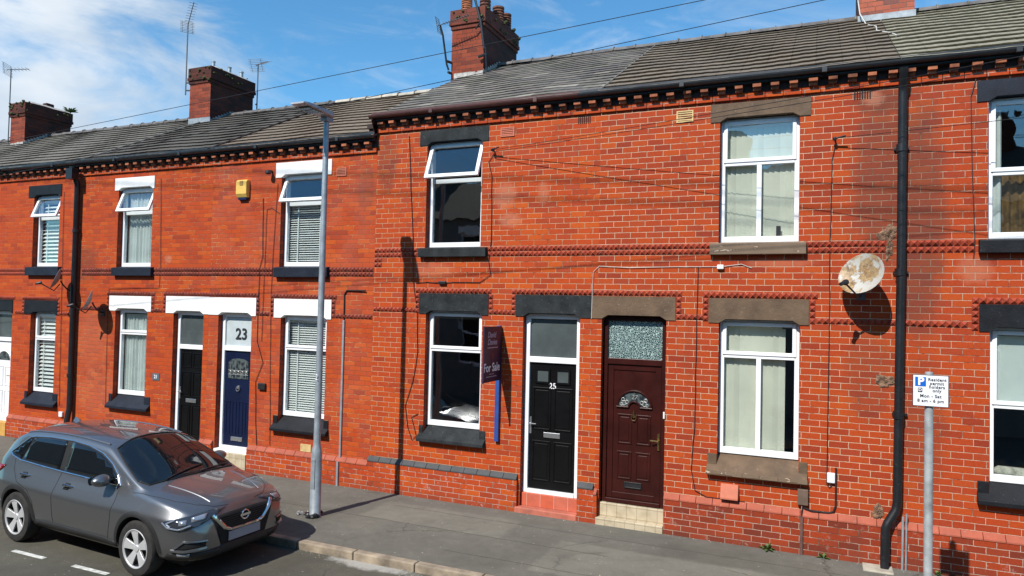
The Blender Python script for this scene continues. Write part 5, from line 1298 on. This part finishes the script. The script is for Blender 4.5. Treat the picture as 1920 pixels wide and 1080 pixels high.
# wheel arches
RA = .385; WZ = .345; WX = (0., 2.646)
cut = MB()
for wx_ in WX:
    for s_ in (-1, 1):
        cut.lathe([(0, s_*.50), (RA, s_*.50), (RA, s_*1.1), (0, s_*1.1)], (wx_, 0, WZ+.01), 40, 'y')
cu_o = cut.build('c', GAP, None)
bo = tmp.modifiers.new('b', 'BOOLEAN'); bo.operation = 'DIFFERENCE'; bo.object = cu_o; bo.solver = 'EXACT'
cutm = ev(tmp)
bpy.data.objects.remove(cu_o); bpy.data.objects.remove(tmp)
cutm.name = 'body'; cutm.materials.clear(); cutm.materials.append(CPAINT); cutm.materials.append(GAP)
for p in cutm.polygons:
    p.use_smooth = True; c = p.center
    for wx_ in WX:
        if abs(c.y) > .45 and math.hypot(c.x-wx_, c.z-WZ-.01) < RA+.006 and (abs(math.hypot(c.x-wx_, c.z-WZ-.01)-RA) < .012 or abs(abs(c.y)-.50) < .01): p.material_index = 1
    if c.z < .27 and p.normal.z < -.5: p.material_index = 1
body = bpy.data.objects.new('body', cutm); COL.objects.link(body); body.parent = car
cutm.set_sharp_from_angle(angle=R(42))
def hit(o, d):
    r_ = BV.ray_cast(Vector(o), Vector(d).normalized()); return (r_[0], r_[1]) if r_[0] is not None else (None, None)
def side_pt(x, z, s, off=.004):
    p, n = hit((x, s*2., z), (0, -s, 0))
    if p is None: return Vector((x, s*.8, z))
    return p+n*off
def front_pt(y, z, off=.004, d=(-1, 0, 0)):
    d = Vector(d).normalized(); o = Vector((3.6, y, z))-d*2.5
    p, n = hit(o, d)
    return (p+n*off) if p is not None else Vector((3.4, y, z))
def patch(name, poly, proj, mat, step=.06, off=.004, parent=None, label=None, smooth=True):
    """fit a polygon given in 2-D onto the body surface"""
    bm = bmesh.new(); f = bm.faces.new([bm.verts.new((p[0], p[1], 0)) for p in poly])
    xs = [p[0] for p in poly]; ys = [p[1] for p in poly]
    for ax, lo, hi in ((0, min(xs), max(xs)), (1, min(ys), max(ys))):
        n = int((hi-lo)/step)
        for i in range(1, n+1):
            co = [0, 0, 0]; co[ax] = lo+(hi-lo)*i/(n+1); no = [0, 0, 0]; no[ax] = 1
            bmesh.ops.bisect_plane(bm, geom=list(bm.verts)+list(bm.edges)+list(bm.faces), plane_co=co, plane_no=no)
    for v in bm.verts: v.co = proj(v.co.x, v.co.y, off)
    bmesh.ops.recalc_face_normals(bm, faces=bm.faces)
    me_ = bpy.data.meshes.new(name); bm.to_mesh(me_); bm.free(); me_.materials.append(mat)
    for p in me_.polygons: p.use_smooth = smooth
    o = bpy.data.objects.new(name, me_); COL.objects.link(o); o.parent = parent or car
    so = o.modifiers.new('thick', 'SOLIDIFY'); so.thickness = .006; so.offset = 0
    if label: o['label'] = label
    return o
def strip(b, pts, r, seg=6): b.tube(pts, r, seg)
def dens(pts, n=6, close=False):
    o = []; P = pts+[pts[0]] if close else pts
    for a, c in zip(P[:-1], P[1:]):
        for i in range(n): o.append((a[0]+(c[0]-a[0])*i/n, a[1]+(c[1]-a[1])*i/n))
    o.append(P[-1]); return o
GL = [  # side glass outlines (x, z)
 [(-.33, 1.155), (-.40, 1.19), (-.10, 1.395), (-.02, 1.405), (-.12, 1.115)],
 [(-.09, 1.115), (.03, 1.41), (.40, 1.435), (.78, 1.437), (.80, 1.075)],
 [(.92, 1.068), (.90, 1.435), (1.25, 1.405), (1.55, 1.345), (1.82, 1.24), (2.02, 1.12), (2.10, 1.045)]]
OUT = [(-.42, 1.185), (-.09, 1.41), (.02, 1.428), (.40, 1.452), (.90, 1.452), (1.26, 1.425), (1.57, 1.362), (1.85, 1.255), (2.06, 1.13), (2.16, 1.03)]
LOW = [(-.42, 1.185), (-.34, 1.14), (-.12, 1.10), (.40, 1.075), (.90, 1.055), (1.5, 1.04), (2.16, 1.03)]
for s_ in (-1, 1):
    patch('window_surround', dens(OUT, 3)+dens(LOW[::-1], 3)[1:-1], lambda x, z, o_, s_=s_: side_pt(x, z, s_, o_), GAP, .08, .002)
    for g_ in GL: patch('side_window', g_, lambda x, z, o_, s_=s_: side_pt(x, z, s_, o_), CGLASS, .08, .007)
    b = MB(); strip(b, [side_pt(x, z, s_, .006) for x, z in dens(OUT, 6)], .009); strip(b, [side_pt(x, z, s_, .006) for x, z in dens(LOW, 6)], .010)
    strip(b, [side_pt(x, z, s_, .008) for x, z in dens([(2.04, 1.14), (2.13, 1.035), (2.10, .99)], 4)], .012)
    b.build('chrome_trim', CHROME, car, smooth=True, local=True)
    # shut lines
    b = MB()
    for ln in ([(.87, 1.05), (.855, .8), (.86, .5), (.88, .34)], [(-.28, 1.13), (-.20, .98), (-.02, .84), (.28, .76), (.40, .62), (.43, .36)], [(2.14, 1.02), (2.16, .85), (2.12, .6), (2.06, .36)], [(.43, .36), (.88, .345), (2.06, .365)]):
        strip(b, [side_pt(x, z, s_, -.001) for x, z in dens(ln, 8)], .0045, 5)
    b.build('shut_line', GAP, car, local=True)
    # handles
    for hx, hz in ((1.02, .905), (.02, .935)):
        b = MB(); p0, p1, p2, p3 = (side_pt(hx+d_, hz, s_, o_) for d_, o_ in ((0, .0), (.05, .038), (.15, .038), (.21, .0)))
        b.tube([p0, p1, p2, p3], [.010, .016, .016, .010], 8); b.build('door_handle', CHROME, car, smooth=True, local=True)
        patch('handle_recess', [(hx+.02, hz-.045), (hx+.13, hz-.045), (hx+.145, hz), (hx+.13, hz+.035), (hx+.03, hz+.035)], lambda x, z, o_, s_=s_: side_pt(x, z, s_, o_), GAP, .05, .002)
    # cladding round arches and along the sill
    for wx_ in WX:
        A0, A1 = (-6, 186)
        ring = [(wx_+RA*math.cos(R(a)), WZ+.01+RA*math.sin(R(a))) for a in range(0, 181, 9)]; ring2 = [(wx_+(RA+.062)*math.cos(R(a)), WZ+.01+(RA+.062)*math.sin(R(a))) for a in range(0, 181, 9)]
        b = MB(); v = []
        for (a_, c_) in zip(ring, ring2): v += [side_pt(*a_, s_, .012), side_pt(a_[0]*.5+c_[0]*.5, a_[1]*.5+c_[1]*.5, s_, .014), side_pt(*c_, s_, .004), side_pt(*a_, s_, -.03)]
        n_ = len(ring)
        b.add(v, [(i*4+k, (i+1)*4+k, (i+1)*4+k+1, i*4+k+1) for i in range(n_-1) for k in (0, 1)]+[(i*4, i*4+3, (i+1)*4+3, (i+1)*4) for i in range(n_-1)])
        b.build('arch_cladding', CLAD, car, smooth=True, local=True)
    patch('sill_cladding', [(.40, .30), (2.25, .30), (2.24, .36), (2.0, .395), (.65, .395), (.42, .37)], lambda x, z, o_, s_=s_: side_pt(x, z, s_, o_), CLAD, .1, .006)
    # mirror
    base = side_pt(1.93, 1.06, s_, 0)
    b = MB(); b.tube([base, base+Vector((.02, s_*.10, .01))], [.03, .026], 8)
    b.build('mirror_arm', BLKP, car, local=True)
    bm = bmesh.new(); bmesh.ops.create_uvsphere(bm, u_segments=20, v_segments=12, radius=1)
    for v in bm.verts:
        x_ = v.co.x; v.co = Vector((base.x+.03+.095*(x_ if x_ > 0 else x_*.55), base.y+s_*.165+.125*v.co.y*s_, base.z+.04+.078*v.co.z*(1-.15*v.co.y)))
    me_ = bpy.data.meshes.new('door_mirror'); bm.to_mesh(me_); bm.free(); me_.materials.append(CPAINT)
    for p in me_.polygons: p.use_smooth = True
    mo = bpy.data.objects.new('door_mirror', me_); COL.objects.link(mo); mo.parent = car
    b = MB(); c0 = Vector((base.x-.02, base.y+s_*.165, base.z+.04)); b.tube([c0+Vector((-.012, -s_*.10, 0)), c0+Vector((-.012, s_*.10, 0))], .05, 10); b.build('mirror_glass', CGLASS, mo, local=True)
    # headlamp: long lens running back round the corner
    HD = Vector((-1, -s_*.95, 0)).normalized(); HT = Vector((-HD.y, HD.x, 0))
    def hproj(u, z, o_, s_=s_, HD=HD):
        o = Vector((3.30, s_*.62, z))+Vector((-HD.y, HD.x, 0))*u*(1 if s_ < 0 else -1)-HD*1.5
        p, n = hit(o, HD)
        return p+n*o_ if p is not None else Vector((3.3, s_*.7, z))
    # u>0 towards the centre of the car
    HL = [(-.40, .835), (-.20, .835), (.05, .80), (.27, .755), (.335, .735), (.25, .665), (.10, .650), (-.10, .685), (-.27, .755)]
    hl = patch('headlamp', HL, hproj, HLENS, .05, .008)
    patch('headlamp_lens', [(-.20, .81), (-.02, .785), (-.02, .735), (-.17, .75)], hproj, HREF, .05, .014, hl)
    patch('headlamp_lens', [(.03, .765), (.12, .755), (.12, .705), (.03, .71)], hproj, HREF, .05, .014, hl)
    b = MB(); strip(b, [hproj(u, z, .016) for u, z in dens([(-.02, .70), (.12, .665), (.24, .68), (.31, .735)], 5)], .010); strip(b, [hproj(u, z, .016) for u, z in dens([(.16, .765), (.26, .725), (.21, .69)], 4)], .011); b.build('light_strip', HREF, hl, local=True, smooth=True)
    # fog lamp scoop, its lower blade and the black chin
    patch('fog_scoop', [(-.20, .50), (.04, .515), (.17, .43), (.05, .415), (-.19, .43)], hproj, GAP, .05, .006)
    b = MB(); strip(b, [hproj(u, z, .012) for u, z in dens([(-.21, .505), (.05, .52), (.16, .44)], 5)], .012); strip(b, [hproj(u, z, .014) for u, z in dens([(-.20, .425), (.05, .405), (.20, .415)], 5)], .018); b.build('bumper_blade', CPAINT, car, local=True, smooth=True)
    patch('fog_lamp', [(-.02, .375), (.13, .375), (.12, .34), (-.01, .335)], hproj, HREF, .05, .012)
    patch('bumper_cladding', [(-.38, .385), (.24, .375), (.30, .285), (-.38, .285)], hproj, CLAD, .06, .005)
    # tail lamp
    patch('tail_lamp', [(-.42, 1.01), (-.62, 1.00), (-.80, .93), (-.79, .84), (-.66, .86), (-.50, .94)], lambda x, z, o_, s_=s_: side_pt(x, z, s_, o_), REDL, .06, .008)
    # bonnet crease, wing shut line
    b = MB(); 
    def top_pt(x, y, o_): 
        p, n = hit((x, y, 3), (0, 0, -1)); return p+n*o_ if p is not None else Vector((x, y, 1))
    strip(b, [top_pt(x, s_*y, -.001) for x, y in dens([(2.44, .80), (2.75, .775), (3.1, .70), (3.33, .57), (3.46, .40), (3.50, .22)], 7)], .0045, 5); b.build('bonnet_shut_line', GAP, car, local=True)
    b = MB(); strip(b, [top_pt(x, s_*y, -.002) for x, y in dens([(2.72, .50), (3.0, .46), (3.38, .40)], 7)], .010, 6); b.build('bonnet_crease', CPAINT, car, local=True, smooth=True)
    b = MB(); strip(b, [top_pt(x, s_*y, .004) for x, y in dens([(-.25, .60), (.3, .585), (1.2, .575), (1.58, .56)], 8)], .014, 6); b.build('roof_rail', CPAINT, car, local=True, smooth=True)
def top_pt(x, y, o_):
    p, n = hit((x, y, 3), (0, 0, -1)); return p+n*o_ if p is not None else Vector((x, y, 1))
WS = [(1.73, -.56), (1.66, -.3), (1.64, 0), (1.66, .3), (1.73, .56), (2.05, .645), (2.40, .715), (2.55, .66), (2.62, .35), (2.635, 0), (2.62, -.35), (2.55, -.66), (2.40, -.715), (2.05, -.645)]
patch('windscreen', WS, lambda x, y, o_: top_pt(x, y, o_), CGLASS, .07, .006)
b = MB(); strip(b, [top_pt(x, y, .004) for x, y in dens(WS, 4, True)], .010, 6); b.build('windscreen_seal', GAP, car, local=True)
for (p0, p1, p2) in (((2.60, -.45), (2.54, -.15), (2.48, .18)), ((2.63, .05), (2.57, .35), (2.50, .62))):
    b = MB(); strip(b, [top_pt(x, y, .022) for x, y in dens([p0, p1, p2], 5)], .009, 6); b.build('wiper', BLKP, car, local=True)
fin = MB(); fx, fz = -.10, top_pt(-.10, 0, 0).z
fin.add([(fx+.12, -.025, fz-.004), (fx+.12, .025, fz-.004), (fx-.06, .03, fz-.006), (fx-.06, -.03, fz-.006), (fx-.05, 0, fz+.065), (fx-.01, 0, fz+.058)], [(0, 1, 5), (1, 2, 4, 5), (2, 3, 4), (3, 0, 5, 4), (0, 3, 2, 1)]); fin.build('roof_antenna', CPAINT, car, local=True, bevel=.006)
# face: dark grille, chrome V, badge, plate, chin
fp = lambda y, z, o_: front_pt(y, z, o_)
patch('grille', [(-.50, .755), (-.2, .775), (.2, .775), (.50, .755), (.42, .56), (.36, .40), (-.36, .40), (-.42, .56)], fp, GAP, .05, .006)
patch('lower_intake', [(-.36, .40), (.36, .40), (.42, .285), (-.42, .285)], fp, CLAD, .05, .006)
b = MB()
for s_ in (-1, 1):
    pts = [(s_*.47, .775), (s_*.40, .69), (s_*.30, .585), (s_*.22, .555), (0, .55)]
    P = [front_pt(y, z, .010) for y, z in dens(pts, 6)]
    b.tube(P, [.026]*(len(P)-8)+[.02]*8, 8)
b.build('chrome_grille_v', CHROME, car, local=True, smooth=True)
b = MB()
for i in range(6): z = .60+.027*i; b.tube([front_pt(-.30-.012*i+.6*k/8*(1+.04*i), z, .010) for k in range(9)], .004, 4)
b.build('grille_bars', BLKP, car, local=True)
c0 = front_pt(0, .69, .02)
b = MB(); b.tube([(c0.x, c0.y+.058*math.cos(2*math.pi*k/24), c0.z+.055*math.sin(2*math.pi*k/24)) for k in range(25)], .010, 8); b.box(c0.x-.008, c0.x+.008, -.082, .082, c0.z-.014, c0.z+.014); b.build('badge', CHROME, car, local=True, smooth=True)
pz = .475; pp = [front_pt(y, pz, .012) for y in (-.26, 0, .26)]; px_ = max(p.x for p in pp)
b = MB(); b.box(px_+.002, px_+.012, -.26, .26, pz-.056, pz+.056); b.build('number_plate', PLATE, car, local=True, bevel=.004)
# wheels
def wheel(x, s_):
    c = (x, 0, 0)
    t = MB(); y0 = s_*.905; W = .215
    prof = [(.225, 0), (.235, .008), (.29, .0), (.325, .008), (.340, .03), (.345, .06), (.345, W-.06), (.340, W-.03), (.325, W-.008), (.235, W)]
    t.lathe([(r_, y0-s_*h_) for r_, h_ in prof], (x, 0, WZ), 40, 'y')
    w_ = t.build('wheel', TYRE, car, smooth=True, local=True, auto=35)
    r = MB(); r.lathe([(.232, y0-s_*.004), (.226, y0-s_*.010), (.212, y0-s_*.022), (.205, y0-s_*.12), (0.0, y0-s_*.125)], (x, 0, WZ), 36, 'y'); r.build('rim_barrel', simple('dark_rim', (.05, .05, .052), .5, metal=.5), w_, smooth=True, local=True)
    p = MB(); p.lathe([(.240, y0-s_*.004), (.236, y0+s_*.003), (.218, y0-s_*.004), (.214, y0-s_*.014)], (x, 0, WZ), 40, 'y')
    a0 = R(90+random.uniform(-20, 20))
    for k in range(5):
        a = a0+2*math.pi*k/5; d = Vector((math.cos(a), 0, math.sin(a))); e = Vector((-math.sin(a), 0, math.cos(a)))
        C_ = Vector((x, 0, WZ)); v = []
        for (rr, hw, dy, th) in ((.03, .034, -.030, .03), (.10, .044, -.020, .03), (.17, .058, -.010, .028), (.222, .074, -.006, .02)):
            for sg_, yy in ((-1, 0), (1, 0), (1, 1), (-1, 1)): v.append(C_+d*rr+e*sg_*hw*(1 if yy == 0 else .9)+Vector((0, y0+s_*(dy-(th if yy else 0)), 0)))
        p.add(v, [(i*4+q_, i*4+(q_+1) % 4, (i+1)*4+(q_+1) % 4, (i+1)*4+q_) for i in range(3) for q_ in range(4)]+[(0, 1, 2, 3), (15, 14, 13, 12)])
    p.lathe([(0, y0-s_*.018), (.040, y0-s_*.018), (.052, y0-s_*.034)], (x, 0, WZ), 20, 'y')
    p.build('rim', ALLOY, w_, local=True, bevel=.004, smooth=True)
    h = MB()
    for k in range(5):
        a = a0+2*math.pi*(k+.5)/5; h.lathe([(0, y0-s_*.030), (.010, y0-s_*.032), (.011, y0-s_*.06)], (x+.06*math.cos(a), 0, WZ+.06*math.sin(a)), 8, 'y')
    h.build('wheel_bolts', GAP, w_, local=True)
    return w_
for wx_ in WX:
    for s_ in (-1, 1): wheel(wx_, s_)
b = MB(); b.box(-.55, 3.3, -.70, .70, .20, .26); b.tube([(0, -.6, .33), (0, .6, .33)], .05, 8); b.tube([(2.646, -.6, .33), (2.646, .6, .33)], .05, 8); b.build('underbody', GAP, car, local=True)
car.location = (-9.74, -3.30, -.1); car.rotation_euler = (0, 0, R(-3.1)); car.scale = (.925, .94, .955)
#CAREND
# ------------------------------------------------------------------ opposite side of the street (seen only in reflections)
OPPW = simple('grey_render', (.17, .18, .17), .9, var=.15, scale=2)
def opp_house(x):
    h = thing('terraced_house', 'grey rendered terraced house across the street, seen only as a reflection', 'house', (x, -12.4, 0), group='houses across the street')
    ops = [(.55, 1.55, 4.1, 5.8), (.55, 1.55, 1.1, 2.9), (2.35, 3.2, 0, 2.9)]
    w_ = wall_mesh(0, 3.9, -.02, 6.4, ops).build('wall', OPPW, h, local=True)
    i_ = MB().box(0, 3.9, .3, 7.4, 0, 6.4).build('interior', DARK, h, local=True)
    f_ = MB()
    for (a, c, d_, e_) in ops[:2]: rect_frame(f_, a, c, d_, e_, .07, .09, .16); f_.box(a, c, .1, .15, d_+.62*(e_-d_), d_+.66*(e_-d_))
    f_.build('window', UPVC, h, local=True)
    d_ = MB().box(2.35, 3.2, .1, .2, .2, 2.3).build('door', NAVY, h, local=True)
    for (a, c) in ((.4, 1.7), (2.2, 3.35)): MB().box(a, c, -.02, .09, 2.9, 3.2).build('lintel', LWHITE, h, local=True)
    MB().box(.4, 1.7, -.02, .09, 5.8, 6.05).build('lintel', LWHITE, h, local=True)
    r_ = MB(); r_.prism_x([(-.25, 6.35), (7.6, 6.35), (3.7, 8.5)], 0, 3.9); r_.build('roof', T_21, h, local=True)
    c_ = MB().box(-.4, .4, 3.2, 4.3, 7.6, 9.5).build('chimney', BCHD, h, local=True)
    for q_ in list(h.children): q_.data.transform(Matrix.Translation((-1.95, 0, 0)))
    h.rotation_euler = (0, 0, math.pi)
    return h
OH = opp_house(-32.0)
for i in range(1, 12):
    c_ = copy_tree(OH); c_.location.x = -32.0+i*3.9
